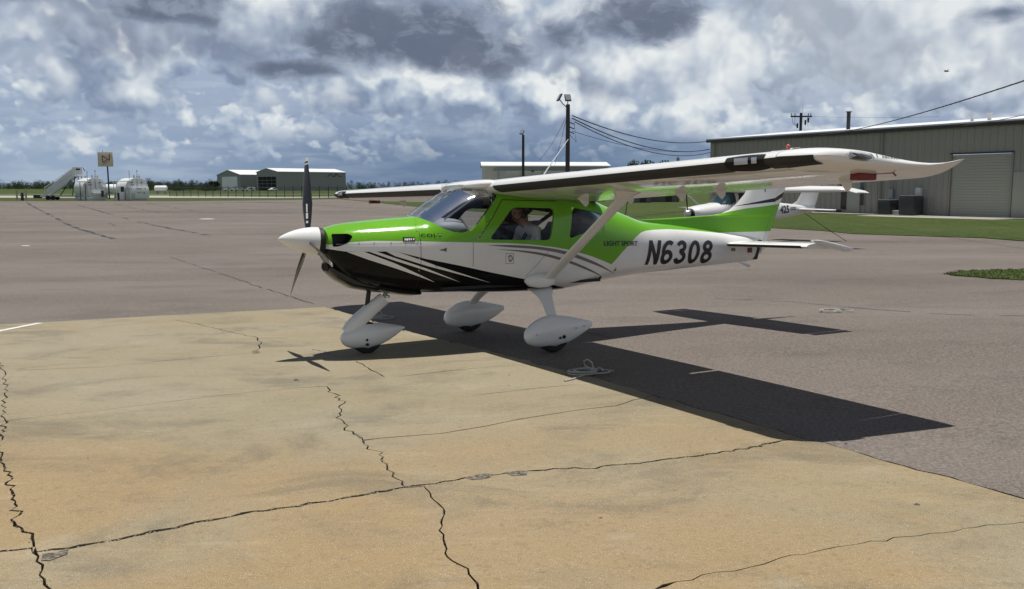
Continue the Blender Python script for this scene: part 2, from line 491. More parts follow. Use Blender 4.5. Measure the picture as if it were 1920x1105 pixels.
def m_grass(t, b):
    p = geo(t)
    a = t.noise(p, .10, 4, .6); c_ = t.noise(p, 1.4, 5, .65); f = t.noise(t.vmath('MULTIPLY', p, (1, .45, 1)), 9, 4, .7)
    c = t.mix(t.ss(f, .32, .68), (.020, .038, .007, 1), (.066, .094, .022, 1))
    c = t.mix(t.ss(c_, .50, .74, 0, .65), c, (.096, .100, .036, 1))
    c = t.mix(t.ss(a, .45, .70, 0, .5), c, (.080, .090, .030, 1))
    t.l.new(c, b.inputs['Base Color'])
    bump(t, b, f, .9, .06)
principled('grass', (.06, .09, .02), .95, spec=.15, fn=m_grass)
def m_path(t, b):
    p = geo(t); n = t.noise(p, .5, 5, .6); f = t.noise(p, 14, 3, .6)
    c = t.mix(n, (.29, .27, .235, 1), (.38, .36, .315, 1)); c = t.mix(t.ss(f, .5, .75, 0, .3), c, (.2, .185, .16, 1))
    t.l.new(c, b.inputs['Base Color'])
principled('pale_concrete', (.35, .33, .29), .9, spec=.25, fn=m_path)
principled('soil', (.06, .05, .04), .95, spec=.1, fn=lambda t, b: t.l.new(t.mix(t.noise(geo(t), 30, 4, .6), (.030, .025, .020, 1), (.085, .070, .052, 1)), b.inputs['Base Color']))
weathered('white_marking', (.62, .61, .57), .8, .2, 6, streak=False)

# ------------------------------------------------------------------ pad outline (photo directions laid out on the apron)
rj = random.Random(3)
def crackline(px, amp, step, closed_end=True):
    """jagged ground polyline through photo points"""
    g = [gp(*p) for p in px]
    g = refine(g, step, closed=False)
    out = [g[0]]
    for i in range(1, len(g) - 1):
        t = Vector(g[i + 1]) - Vector(g[i - 1]); n = Vector((-t.y, t.x)).normalized()
        o = n * rj.gauss(0, amp)
        out.append((g[i][0] + o.x, g[i][1] + o.y))
    out.append(g[-1])
    return out
FE = crackline([(-700, 648), (-300, 626), (0, 609), (300, 592), (612, 576)], .012, .25)
RE1 = crackline([(612, 576), (664, 592), (759, 620), (820, 635), (880, 648.6), (991, 677), (1059, 695), (1131, 713), (1222, 741)], .012, .12)
RE2 = crackline([(1222, 741), (1300, 763), (1373, 781), (1435, 800), (1498, 820)], .014, .10)
RE3 = crackline([(1498, 820), (1547, 831), (1643, 860), (1780, 896), (1920, 934), (2060, 971)], .010, .08)
LA = crackline([(-330, 1105), (-150, 1067), (0, 1034), (62, 1027)], .010, .05)                    # main joint, left of the corner
LB = crackline([(66, 1036), (128, 1029), (285, 998), (475, 960), (600, 943), (758, 914)], .009, .05)
LC = crackline([(758, 914), (796, 910), (869, 897), (985, 884), (1115, 877), (1300, 856), (1400, 842), (1498, 820)], .009, .05)
JL1 = crackline([(-52, 611.6), (-18, 655), (5, 692), (14, 737), (8, 765), (11, 789)], .018, .10)     # left joint, upper
JL2 = crackline([(11, 789), (-3, 830), (1, 860), (19, 908), (36, 960), (28, 986), (69, 1015), (66, 1036)], .014, .05)
JL3 = crackline([(66, 1036), (76, 1060), (71, 1079), (93, 1105), (120, 1150), (150, 1260), (190, 1400)], .010, .05)
JB = crackline([(11, 789), (238, 764), (394, 744), (523, 730), (613, 724.5)], .004, .2)
MU = crackline([(613, 724.5), (619, 738), (646, 753), (638, 772), (646, 799), (681, 826)], .016, .06)
MM = crackline([(681, 826), (677, 834), (711, 849), (721, 876), (742, 893), (758, 914)], .014, .05)
ML = crackline([(758, 914), (794, 912), (808, 932), (827, 949), (829, 972), (825, 995), (837, 1011), (833, 1030), (854, 1059), (873, 1068), (896, 1095), (905, 1120), (960, 1220), (1010, 1400)], .008, .045)
JD = crackline([(681, 826), (823, 813), (877, 805), (946, 792), (1062, 772), (1154, 761), (1222, 741)], .010, .12)
CG = crackline([(1010, 1190), (1120, 1140), (1220, 1105), (1318, 1080), (1432, 1058), (1461, 1046), (1634, 1016), (1806, 991), (1920, 978), (2060, 971)], .009, .06)
bot = [gp(1010, 1400), gp(190, 1400)]
WID = {}
for ln, wd in ((LA, .011), (LB, .012), (LC, .012), (JL1, .005), (JL2, .007), (JL3, .006), (JB, .0035), (MU, .006), (MM, .006), (ML, .0045), (JD, .0045), (CG, .0028)):
    for q in ln[1:-1]: WID[(round(q[0], 4), round(q[1], 4))] = wd
def cut(loop, w):
    """shrink a loop by w along its normals (joint gap)"""
    a = area(loop); n = len(loop); out = []
    for i in range(n):
        p0, p1, p2 = Vector(loop[i - 1]), Vector(loop[i]), Vector(loop[(i + 1) % n])
        t = (p2 - p0)
        if t.length < 1e-6: continue
        nn = Vector((-t.y, t.x)).normalized() * (1 if a > 0 else -1)
        q = p1 + nn * WID.get((round(p1.x, 4), round(p1.y, 4)), w) * rj.uniform(.45, 1.4)
        out.append((q.x, q.y))
    return out
def loop(*parts):
    out = []
    for p in parts:
        for q in p:
            if not out or (Vector(q) - Vector(out[-1])).length > 1e-4: out.append(q)
    if (Vector(out[0]) - Vector(out[-1])).length < 1e-4: out.pop()
    return out
rv = lambda p: list(p)[::-1]
# hairline cracks that end inside a slab: slim holes
def slit(px, amp, step, w):
    c = crackline(px, amp, step); L, Rr = [], []
    for i, q in enumerate(c):
        t = Vector(c[min(i + 1, len(c) - 1)]) - Vector(c[max(i - 1, 0)]); n = Vector((-t.y, t.x)).normalized()
        k = w * rj.uniform(.5, 1.3) * (0.15 if i in (0, len(c) - 1) else 1)
        L.append((q[0] + n.x * k, q[1] + n.y * k)); Rr.append((q[0] - n.x * k, q[1] - n.y * k))
    return L + Rr[::-1]
slits = [slit([(30, 695), (190, 689), (304, 677), (475, 662)], .006, .16, .006),
         slit([(479, 657), (489, 636), (456, 628), (380, 611), (330, 600)], .020, .12, .008),
         slit([(668, 677), (690, 690), (722, 708)], .014, .08, .007),
         slit([(735, 708), (850, 695), (960, 685)], .007, .12, .006),
         slit([(880, 743), (985, 731), (1085, 721)], .007, .12, .005),
         slit([(585, 655), (600, 659), (620, 664)], .02, .06, .007)]
pad = empty('concrete_pad'); tag(pad, kind='structure')
pp = [(x * .45, y * .45) for x in range(-40, 20) for y in range(2, 34)]
def slab(lp, w=.011, holes=()):
    lp = cut(lp, w)
    o = drape('concrete_slab', lp, MATS['concrete'], rj.uniform(-.0015, .0015), holes=holes, pts=pp, skirt=.09, parent=pad)
    return o
FEl = [p for p in FE if p[0] < JL1[0][0] - .02]; FEr = [p for p in FE if p[0] > JL1[0][0] + .02]
slab(loop(FEr, RE1, rv(JD), rv(MU), rv(JB), rv(JL1)), .007, slits)
slab(loop(JB, MU, MM, rv(LB), rv(JL2)))
slab(loop(JD, RE2, rv(LC), rv(MM)))
slab(loop(LB, ML, rv([bot[1]]), rv(JL3)))
slab(loop(LC, RE3, rv(CG), [gp(1005, 1200)], rv([p for p in ML if p[1] > gp(1005, 1200)[1]])))
slab(loop(CG, [(2.9, 2.0), (2.6, -6), (.3, -6)], [gp(1010, 1400)], rv([p for p in ML if p[1] < gp(1005, 1200)[1]])))
slab(loop(FEl, JL1, JL2, rv(LA), [(-12, gp(-330, 1105)[1])]))
slab(loop(LA, JL3, [(-.6, -6), (-12, -6), (-12, gp(-330, 1105)[1] - .01)]))
slab(loop([bot[1]], [bot[0]], [(.28, -6), (-.58, -6)]))
padline = loop([(-12, -6)], [(-12, 12.5)], FE, RE1, RE2, RE3, [(2.92, 2.0), (2.62, -6)])
# crumbled aggregate and weeds lying in the joints
def crumbs(name, lines, n, smin, smax, spread, mat, seed):
    r = random.Random(seed); mb = MB()
    for _ in range(n):
        ln = r.choice(lines); i = r.randrange(len(ln) - 1)
        q = Vector(ln[i]).lerp(Vector(ln[i + 1]), r.random()); x, y = q.x + r.gauss(0, spread), q.y + r.gauss(0, spread)
        s = r.uniform(smin, smax); z = gz(x, y) + s * .25
        a = r.random() * 6.28
        vs = [(x + s * math.cos(a + k * 1.57) * r.uniform(.6, 1.2), y + s * math.sin(a + k * 1.57) * r.uniform(.6, 1.2), z - s * .5) for k in range(4)] + [(x, y, z + s * .35)]
        mb.add(vs, [(0, 1, 4), (1, 2, 4), (2, 3, 4), (3, 0, 4)])
    return mb.build(name, mat)
principled('pale_chip', (.42, .385, .31), .9)
principled('dark_chip', (.09, .075, .06), .95)
tag(crumbs('concrete_crumbs', [LA, LB, LB, LC, LC, MM, JL2], 900, .0015, .0055, .012, MATS['pale_chip'], 5), 'pale crumbs of broken concrete scattered along the joints', 'crumbs', kind='stuff')
tag(crumbs('dark_grit', [LA, LB, LC, MM, ML, JL1, JL2, JL3, RE2, RE3, CG], 1300, .0015, .005, .008, MATS['dark_chip'], 6), 'dark grit and soil lying in the pad joints', 'grit', kind='stuff')

# soil under everything, apron asphalt, grass
far = [(-1500 * math.cos(a), 1500 * math.sin(a)) for a in [i * math.pi * 2 / 40 for i in range(40)]]
dr = lambda p: max(.8, .10 * math.hypot(p[0], p[1]))
SOIL = drape('ground', [(-3200, -3200), (3200, -3200), (3200, 5200), (-3200, 5200)], MATS['soil'], -.16, pts=fan_pts(2, 2500, 1.2, 48))
tag(SOIL, kind='structure')
EDGE_R = [(36.0, 27.5), gp(1920, 452), gp(1840, 447), gp(1700, 443), gp(1600, 439), gp(1520, 433), gp(1452, 428), gp(1330, 421), gp(1200, 413), gp(1050, 406), gp(925, 400), gp(850, 393), gp(780, 387), gp(700, 378.5), gp(640, 373.5), (-33, 133), (-44, 124.2), gp(300, 377), gp(150, 376.8), gp(0, 377.2), (-120, 123), (-190, 121)]
edge = []
re_ = random.Random(11)
for p in refine(EDGE_R, dr, closed=False): edge.append((p[0] + re_.gauss(0, .004 * abs(p[1])), p[1] + re_.gauss(0, .004 * abs(p[1]))))
ASPH = loop(edge, refine([(-190, 121), (-190, -60), (90, -60), (90, 20), (36, 27.5)], 12, closed=False))
notch = cut(padline, -.016)
patch_px = [(1772, 514), (1800, 509), (1850, 507.5), (1920, 506), (2010, 503), (2100, 508), (2060, 522), (1980, 527), (1920, 526), (1860, 523), (1810, 519)]
patch = [(x + re_.gauss(0, .04), y + re_.gauss(0, .05)) for x, y in refine([gp(*p) for p in patch_px], .25)]
apron = drape('asphalt_apron', ASPH, MATS['asphalt'], -.004, holes=[notch, patch], pts=fan_pts(2.2, 260, 1.13, 64), skirt=.07)
tag(apron, kind='structure')
gp_far = refine([(-3000, -3000), (3000, -3000), (3000, 5000), (-3000, 5000)], 400)
field = drape('grass_field', gp_far, MATS['grass'], .02, holes=[ASPH], pts=fan_pts(20, 2400, 1.2, 64))
tag(field, kind='structure')
gpatch = drape('grass_patch', patch, MATS['grass'], .012, pts=fan_pts(15, 26, 1.02, 160)); tag(gpatch, kind='structure')
# taxiways and the walk along the metal building
def strip(name, pts, mat, dz): tag(drape(name, refine(pts, dr), MATS[mat], dz, pts=fan_pts(20, 400, 1.15, 64)), kind='structure')
strip('taxiway', [(-330, 156), (-60, 156), (-40, 152), (-2, 168), (-2, 186), (-45, 178), (-66, 196), (-330, 200)], 'pale_concrete', .045)
strip('taxiway', [(-260, 141.5), (-84, 142.5), (-84, 147.5), (-260, 149)], 'pale_concrete', .045)
strip('service_road', [(-300, 232), (40, 232), (40, 239), (-300, 239)], 'pale_concrete', .045)

# grass blades along the apron's edges and on the patch
def blades(name, spots, hmin, hmax, w, mat, seed):
    r = random.Random(seed); mb = MB()
    for x, y in spots:
        h = r.uniform(hmin, hmax); a = r.random() * 6.28; l = r.uniform(.1, .6) * h; b = r.random() * 6.28
        z = gz(x, y) + .005
        dx_, dy_ = w * math.cos(a), w * math.sin(a)
        mb.v += [(x - dx_, y - dy_, z), (x + dx_, y + dy_, z), (x + l * math.cos(b), y + l * math.sin(b), z + h)]
        n = len(mb.v); mb.f.append((n - 3, n - 2, n - 1)); mb.mi.append(0)
    me = bpy.data.meshes.new(name); me.from_pydata(mb.v, [], mb.f); me.update()
    return link(name, me, mat)
principled('grass_blade', (.085, .125, .030), .8, spec=.2, fn=lambda t, b: t.l.new(t.mix(t.ss(t.noise(geo(t), 2.5, 4, .6), .3, .7), (.034, .064, .011, 1), (.120, .128, .040, 1)), b.inputs['Base Color']))
r = random.Random(21); sp = []
bx0, bx1 = min(p[0] for p in patch), max(p[0] for p in patch); by0, by1 = min(p[1] for p in patch), max(p[1] for p in patch)
while len(sp) < 2600:
    q = (r.uniform(bx0, bx1), r.uniform(by0, by1))
    if inside(q, patch): sp.append(q)
for i in range(900):
    k = r.randrange(len(patch)); q = patch[k]; sp.append((q[0] + r.gauss(0, .05), q[1] + r.gauss(0, .05)))
ed = [p for p in edge if p[1] < 110]
for i in range(16000):
    k = r.randrange(len(ed) - 1); q = Vector(ed[k]).lerp(Vector(ed[k + 1]), r.random()); d = abs(r.gauss(0, 2.2))
    n = Vector((ed[k + 1][1] - ed[k][1], -(ed[k + 1][0] - ed[k][0]))).normalized()
    g_ = (q.x + n.x * d, q.y + n.y * d)
    if inside(g_, ASPH): g_ = (q.x - n.x * d, q.y - n.y * d)
    sp.append(g_)
gb = blades('grass_blades', sp, .015, .045, .010, MATS['grass_blade'], 4)
tag(gb, 'short green and yellow grass along the apron edge and patch', 'grass', kind='stuff')
# tar-filled seams and cracks in the asphalt, paint and debris on the ground
principled('tar', (.022, .020, .020), .7)
def ribbon(name, px, w, mat, dz, parent=None, amp=0.0, step=1.0, fixed=None, gaps=0.0):
    g = fixed if fixed else crackline(px, amp, step)
    vs, fs = [], []
    for i, q in enumerate(g):
        t = Vector(g[min(i + 1, len(g) - 1)]) - Vector(g[max(i - 1, 0)]); n = Vector((-t.y, t.x)).normalized()
        k = w * rj.uniform(.35, 1.4)
        for s_ in (-1, 1):
            x, y = q[0] + n.x * k * s_, q[1] + n.y * k * s_; vs.append((x, y, gz(x, y) + dz))
        if i and rj.random() > gaps: fs.append((2 * i - 2, 2 * i - 1, 2 * i + 1, 2 * i))
    me = bpy.data.meshes.new(name); me.from_pydata(vs, [], fs); me.update()
    return link(name, me, mat, parent)
for px, w in [([(50, 380), (62, 387), (75, 394), (98, 405), (120, 418), (150, 430), (212, 448)], .13), ([(147, 385), (190, 397), (235, 410), (300, 425), (390, 441)], .11),
              ([(215, 383), (255, 391), (303, 400)], .10), ([(275, 381.5), (330, 390), (375, 398)], .09), ([(95, 418), (128, 418)], .08), ([(335, 382), (440, 391), (560, 402)], .06),
              ([(400, 382), (520, 389), (620, 397)], .06), ([(470, 379), (600, 385), (700, 392)], .07), ([(205, 419), (216, 424)], .06),
              ([(320, 482), (420, 515), (500, 542), (590, 570)], .012), ([(1340, 560), (1480, 566), (1640, 580), (1780, 590), (1920, 592)], .012), ([(1000, 605), (1140, 632)], .01)]:
    ribbon('tar_seam', px, w, MATS['tar'], .001, apron, .05 if w > .05 else .02, 1.2 if w > .05 else .25, gaps=.18)
o = ribbon('painted_line', [(-40, 631), (0, 621), (40, 613), (76, 606)], .05, MATS['white_marking'], .004, pad, .004, .3)
for u, v, w in ((388, 411.5, 1.05), (48, 462.5, .3)):
    x, y = gp(u, v); c = MB().tube([(x, y, gz(x, y) - .02), (x, y, gz(x, y) + .03)], w * .5, 16)
    tag(c.build('access_cover', MATS['white_marking'], bevel=.008), 'pale round access cover set in the apron ' + ('left of the propeller' if w > 1 else 'at the far left, the nearest of two'), 'cover')
# little stones and leaves on the slabs
PEB = ['dark scrap on the ochre slab right of the lower crack', 'large dark scrap near the right edge of the pad', 'tiny speck on the slab under the long joint', 'flat dark patch of debris below the propeller shadow', 'left of two close specks below the nose wheel', 'right of two close specks below the nose wheel', 'speck alone on the left slab', 'upper speck on the slab left of the coiled rope', 'lower speck on the slab left of the coiled rope', 'pebble at the slab edge right of the coiled rope', 'speck on the right slab near the asphalt edge', 'speck by the end of the long joint at the asphalt']
for i, (u, v, s) in enumerate([(1126, 972, .013), (1719, 947, .020), (1265, 920, .008), (555, 714, .035), (545, 798, .010), (518, 800, .010), (165, 860, .010), (955, 704, .012), (953, 724, .010), (1215, 752, .012), (1665, 905, .008), (1586, 832, .012)]):
    x, y = gp(u, v); mb = MB()
    k = 6; ring = [(x + s * math.cos(j * 1.047) * rj.uniform(.7, 1.3), y + s * .7 * math.sin(j * 1.047) * rj.uniform(.6, 1.3), gz(x, y)) for j in range(k)]
    mb.add(ring + [(x, y, gz(x, y) + s * .5)], [(j, (j + 1) % k, k) for j in range(k)])
    tag(mb.build('pebble', MATS['dark_chip']), PEB[i], 'pebble', 'dark specks on the concrete pad')
# spalled spots along the main joint, laid as thin dark-and-pale scars
principled('spall', (.16, .14, .11), .95, fn=lambda t, b: t.l.new(t.mix(t.ss(t.noise(geo(t), 45, 4, .7), .4, .6), (.055, .048, .04, 1), (.20, .175, .13, 1)), b.inputs['Base Color']))
for px in ([(872, 897), (900, 890), (925, 890), (918, 897), (885, 901)], [(948, 887), (975, 884), (990, 884), (986, 891), (962, 893)], [(76, 1041), (110, 1036), (130, 1029), (122, 1040), (92, 1054), (78, 1052)], [(664, 812), (676, 817), (682, 824), (672, 823)], [(472, 659), (484, 656), (487, 662), (474, 664)]):
    g = [gp(*q) for q in px]; g = [(x + rj.gauss(0, .006), y + rj.gauss(0, .006)) for x, y in refine(g, .05)]
    drape('spalled_patch', g, MATS['spall'], .0035, parent=pad)
# ------------------------------------------------------------------ paint
def gloss(name, c, rough=.07, coat=0.0, amt=.05, dust=.0):
    def fn(t, b):
        p = objc(t); n = t.noise(p, 2.2, 5, .6); s_ = t.noise(p, 30, 3, .6)
        v = t.math('ADD', 1.0, t.math('MULTIPLY', t.math('SUBTRACT', n, .5), 2 * amt))
        t.l.new(t.vmath('SCALE', tuple(c[:3]), v), b.inputs['Base Color'])
        t.l.new(t.ss(s_, .3, .7, rough - .03, rough + .04), b.inputs['Roughness'])
    return principled(name, c, rough, 0, coat, fn=fn)
WHITE, GREEN, BLACK = (.78, .775, .755), (.142, .395, .020), (.010, .010, .011)
gloss('white_paint', WHITE); gloss('green_paint', GREEN); gloss('black_paint', BLACK, .22)
principled('black_rubber', (.018, .018, .019), .62, fn=lambda t, b: t.l.new(t.mix(t.noise(objc(t), 40, 3, .6), (.012, .012, .013, 1), (.028, .028, .028, 1)), b.inputs['Base Color']))
principled('black_matte', (.012, .012, .013), .55)
principled('void', (.004, .004, .004), .9)
principled('grey_decal', (.155, .150, .140), .35, coat=0)
principled('dark_decal', (.008, .008, .009), .4)
principled('white_decal', (.78, .775, .755), .15)
principled('tyre', (.016, .016, .017), .85, fn=lambda t, b: t.l.new(t.mix(t.noise(objc(t), 18, 4, .6), (.010, .010, .011, 1), (.030, .028, .026, 1)), b.inputs['Base Color']))
principled('steel', (.55, .55, .56), .35, 1.0)
principled('grey_plastic', (.30, .285, .29), .6)
principled('dark_cloth', (.022, .022, .026), .9)
principled('red_paint', (.16, .012, .010), .4)
def glassmat(name, tint, refl_rough=.02, tr=.92, ior=1.45):
    m = bpy.data.materials.new(name); m.use_nodes = True; t = NT(m.node_tree); t.n.clear()
    tb = t.new('ShaderNodeBsdfTransparent'); tb.inputs[0].default_value = (*[c * tr for c in tint], 1)
    gl = t.new('ShaderNodeBsdfGlossy'); gl.inputs['Roughness'].default_value = refl_rough; gl.inputs[0].default_value = (1, 1, 1, 1)
    fr = t.new('ShaderNodeFresnel'); fr.inputs[0].default_value = ior
    mx = t.new('ShaderNodeMixShader'); t.l.new(fr.outputs[0], mx.inputs[0]); t.l.new(tb.outputs[0], mx.inputs[1]); t.l.new(gl.outputs[0], mx.inputs[2])
    o = t.new('ShaderNodeOutputMaterial'); t.l.new(mx.outputs[0], o.inputs[0])
    MATS[name] = m; return m
glassmat('acrylic', (.86, .92, .97)); glassmat('tinted_acrylic', (.80, .82, .84), ior=1.3); glassmat('clear_lens', (.9, .93, .95))

# ------------------------------------------------------------------ frame of the aircraft
cb, sb = math.cos(BANK), math.sin(BANK)
UPB = Vector((-SXL.x * sb, -SXL.y * sb, cb)); SB = Vector((SXL.x * cb, SXL.y * cb, sb))
plane = empty('light_aircraft', ORG)
plane.rotation_euler = Matrix((AX, -SB, UPB)).transposed().to_euler()
tag(plane, 'green white and black high wing light aircraft, N6308, parked on the pad edge', 'airplane')
L3 = lambda x, s, z: (x, -s, z)                      # (aft, port, up) -> local
def local_pt(x, s, z): return ORG + AX * x + SB * s + UPB * z

# ------------------------------------------------------------------ fuselage sections: x, top, bottom, half width, waist height, squareness
ST = [(-2.06, 1.288, 1.000, .225, 1.150, 2.1), (-2.00, 1.308, .905, .275, 1.135, 2.15), (-1.90, 1.333, .800, .335, 1.10, 2.2), (-1.75, 1.352, .725, .395, 1.07, 2.3), (-1.55, 1.370, .672, .450, 1.05, 2.4),
      (-1.30, 1.388, .630, .515, 1.03, 2.6), (-1.13, 1.402, .612, .545, 1.03, 2.7), (-1.00, 1.475, .602, .560, 1.03, 2.75), (-.85, 1.570, .596, .572, 1.03, 2.85), (-.62, 1.690, .588, .582, 1.04, 3.0),
      (-.40, 1.735, .576, .588, 1.05, 3.3), (.0, 1.735, .560, .590, 1.06, 3.5), (.45, 1.715, .549, .585, 1.06, 3.5), (.80, 1.640, .577, .560, 1.05, 3.2), (1.10, 1.530, .616, .515, 1.03, 2.9),
      (1.45, 1.405, .650, .445, 1.01, 2.7), (1.80, 1.300, .674, .370, .99, 2.6), (2.30, 1.243, .697, .278, .97, 2.6), (2.80, 1.172, .720, .195, .95, 2.6), (3.25, 1.105, .741, .128, .93, 2.5), (3.60, 1.062, .760, .070, .915, 2.4), (3.70, 1.05, .768, .045, .91, 2.3)]
_sx = [s[0] for s in ST]
FT, FB, FW, FC, FEX = [bezier_interp(_sx, [s[k] for s in ST]) for k in range(1, 6)]
def fsec(x, n=64, inset=0.0):
    zt, zb, w, zc, e = FT(x) - inset, FB(x) + inset, FW(x) - inset, FC(x), FEX(x)
    out = []
    for k in range(n):
        a = 2 * math.pi * k / n; c, s_ = math.cos(a), math.sin(a)
        y = w * math.copysign(abs(c) ** (2 / e), c); h = (zt - zc) if s_ > 0 else (zc - zb)
        out.append(L3(x, y, zc + h * math.copysign(abs(s_) ** (2 / e), s_)))
    return out
def fside(x, z, off=0.0):
    """half width of the fuselage surface at (x, z)"""
    zt, zb, w, zc, e = FT(x), FB(x), FW(x), FC(x), FEX(x)
    h = (zt - zc) if z > zc else (zc - zb); q = min(abs(z - zc) / h, .999)
    return w * (1 - q ** e) ** (1 / e) + off

WIN_D = [(-.485, 1.150), (-.19, 1.476), (.318, 1.462), (.250, 1.122)]
WIN_R = [(.485, 1.132), (.548, 1.468), (.93, 1.405), (1.03, 1.345), (.80, 1.215)]
WS = [(-1.20, 1.47), (-1.155, 1.408), (-1.07, 1.345), (-.97, 1.275), (-.87, 1.238), (-.77, 1.226), (-.68, 1.243), (-.61, 1.305), (-.335, 1.600), (-.40, 1.660), (-.52, 1.704), (-.56, 1.9), (-1.0, 1.9)]
def rounded(poly, r, n=4):
    out = []
    for i in range(len(poly)):
        a, b, c = Vector(poly[i - 1]), Vector(poly[i]), Vector(poly[(i + 1) % len(poly)])
        d1, d2 = (a - b), (c - b); k = min(r, d1.length * .45, d2.length * .45)
        p, q = b + d1.normalized() * k, b + d2.normalized() * k
        for j in range(n + 1):
            t = j / n; out.append(tuple((1 - t) ** 2 * p + 2 * t * (1 - t) * b + t * t * q))
    return out
WIN_D, WIN_R = rounded(WIN_D, .06), rounded(WIN_R, .05)

def boolean(base, cutters, op='DIFFERENCE'):
    """apply boolean cuts without operators; returns a mesh"""
    o = bpy.data.objects.new('tmp', base); col.objects.link(o); tmp = [o]
    for c in cutters:
        k = bpy.data.objects.new('tmp', c); col.objects.link(k); tmp.append(k)
        md = o.modifiers.new('b', 'BOOLEAN'); md.operation = op; md.object = k; md.solver = 'EXACT'
    bpy.context.view_layer.update()
    dg = bpy.context.evaluated_depsgraph_get()
    me = bpy.data.meshes.new_from_object(o.evaluated_get(dg))
    for t in tmp: bpy.data.objects.remove(t)
    return me
NS = 140
xs = [-2.06 + (3.70 + 2.06) * i / NS for i in range(NS + 1)]
outer = MB().loft([fsec(x, 120) for x in xs]).mesh('fuselage')
xi = [-1.12 + (1.30 + 1.12) * i / 50 for i in range(51)]
inner = MB().loft([fsec(x, 64, .030) for x in xi]).mesh('inner')
cuts = [inner]
for poly in (WIN_D, WIN_R, WS):
    cuts.append(MB().prism(poly, 1.0, lambda a, b, c: L3(a, c, b), lo=-1.0).mesh('cut'))
# nose air inlets
for s_ in (-1, 1):
    INL = rounded([(-2.030, 1.112), (-2.030, 1.240), (-1.88, 1.240), (-1.845, 1.215), (-1.89, 1.152), (-1.97, 1.118)], .02)
    cuts.append(MB().prism(INL, s_ * .6, lambda a, b, c: L3(a, c, b), lo=s_ * .15).mesh('cut'))
fme = boolean(outer, cuts)

# livery: green above, white flank, black belly; boundaries as curves of the station
def curve_node(t, x, pts, x0, x1, z0, z1):
    n = t.new('ShaderNodeFloatCurve'); cm = n.mapping; c = cm.curves[0]
    P = [((a - x0) / (x1 - x0), (b - z0) / (z1 - z0)) for a, b in pts]
    while len(c.points) < len(P): c.points.new(.5, .5)
    for q, p in zip(c.points, P): q.location = p; q.handle_type = 'VECTOR'
    cm.update()
    t.put(n.inputs['Value'], t.ss(x, x0, x1, kind='LINEAR'))
    return t.ss(n.outputs[0], 0, 1, z0, z1, kind='LINEAR')
ZG = [(-2.3, 1.12), (-2.07, 1.134), (-1.85, 1.158), (-1.66, 1.165), (-1.2, 1.150), (-.67, 1.125), (-.28, 1.109), (.03, 1.083), (.30, 1.047), (.50, 1.011), (.79, .931), (1.09, .829), (1.235, .955), (1.465, 1.122), (1.56, 1.170), (1.653, 1.190), (1.82, 1.198), (2.07, 1.199), (2.48, 1.176), (3.0, 1.13), (3.9, 1.10)]
ZB = [(-2.3, 1.118), (-2.07, 1.094), (-1.92, 1.066), (-1.72, 1.060), (-1.47, 1.059), (-1.16, .973), (-.82, .897), (-.46, .811), (.065, .695), (.52, .595), (.75, .50), (3.9, .40)]
def m_livery(t, b):
    p = objc(t); x, y, z = t.sep(p)
    g = t.ss(t.math('SUBTRACT', z, curve_node(t, x, ZG, -2.3, 3.9, .3, 1.9)), -.0012, .0012)
    k = t.ss(t.math('SUBTRACT', curve_node(t, x, ZB, -2.3, 3.9, .3, 1.9), z), -.0012, .0012)
    n = t.noise(p, 2.2, 5, .6)
    c = t.mix(g, (*WHITE, 1), (*GREEN, 1)); c = t.mix(k, c, (*BLACK, 1))
    c = t.vmath('SCALE', c, t.ss(n, .3, .7, .95, 1.04))
    # interior trim is dark cloth: inside faces of the shell
    t.l.new(c, b.inputs['Base Color'])
    t.l.new(t.ss(t.noise(p, 30, 3, .6), .3, .7, .11, .17), b.inputs['Roughness'])
    t.l.new(t.math('SUBTRACT', .40, t.math('MULTIPLY', k, .27)), b.inputs['Specular IOR Level'])
    bump(t, b, t.noise(p, 1.4, 3, .5), .06, .05)
principled('livery', WHITE, .14, 0, 0.0, spec=.38, fn=m_livery)
fus = link('fuselage', fme, [MATS['livery'], MATS['black_matte']], plane, True, 35)
# faces of the cabin lining take the dark trim
for poly in fme.polygons:
    c = poly.center
    if -1.11 < c.x < 1.295 and FB(c.x) < c.z < FT(c.x):
        s_ = abs(c.y); dsurf = fside(c.x, c.z)
        if s_ < dsurf - .022 and c.z < FT(c.x) - .022: poly.material_index = 1
    if -2.04 < c.x < -1.82 and 1.10 < c.z < 1.245 and abs(c.y) < fside(c.x, c.z) - .006: poly.material_index = 1

# window panes: the same skin set 10 mm in, a finger wider than each opening
def pane(name, poly, x0, x1, z0, z1, mat, side=None, grow=.03, inset=.010):
    c = Vector((sum(p[0] for p in poly) / len(poly), sum(p[1] for p in poly) / len(poly)))
    big = []
    for i in range(len(poly)):
        a, b_, d = Vector(poly[i - 1]), Vector(poly[i]), Vector(poly[(i + 1) % len(poly)])
        t = d - a; n = Vector((t.y, -t.x)).normalized()
        if n.dot(b_ - c) < 0: n = -n
        big.append(tuple(b_ + n * grow))
    mb = MB(); X = [x0 + (x1 - x0) * i / 60 for i in range(61)]; rings = [fsec(x, 144, inset) for x in X]
    for i in range(60):
        for k in range(144):
            q = [rings[i][k], rings[i][(k + 1) % 144], rings[i + 1][(k + 1) % 144], rings[i + 1][k]]
            cx, cy, cz = (sum(p[j] for p in q) / 4 for j in range(3))
            if side and math.copysign(1, -cy) != side: continue
            if z0 < cz < z1 and inside((cx, cz), big): mb.add(q, [(0, 1, 2, 3)])
    bm = mb.bm(); bmesh.ops.remove_doubles(bm, verts=bm.verts, dist=1e-5); me = bpy.data.meshes.new(name); bm.to_mesh(me); bm.free()
    return link(name, me, MATS[mat], plane, True)
pane('windshield', WS, -1.19, -.30, 1.19, 1.76, 'acrylic')
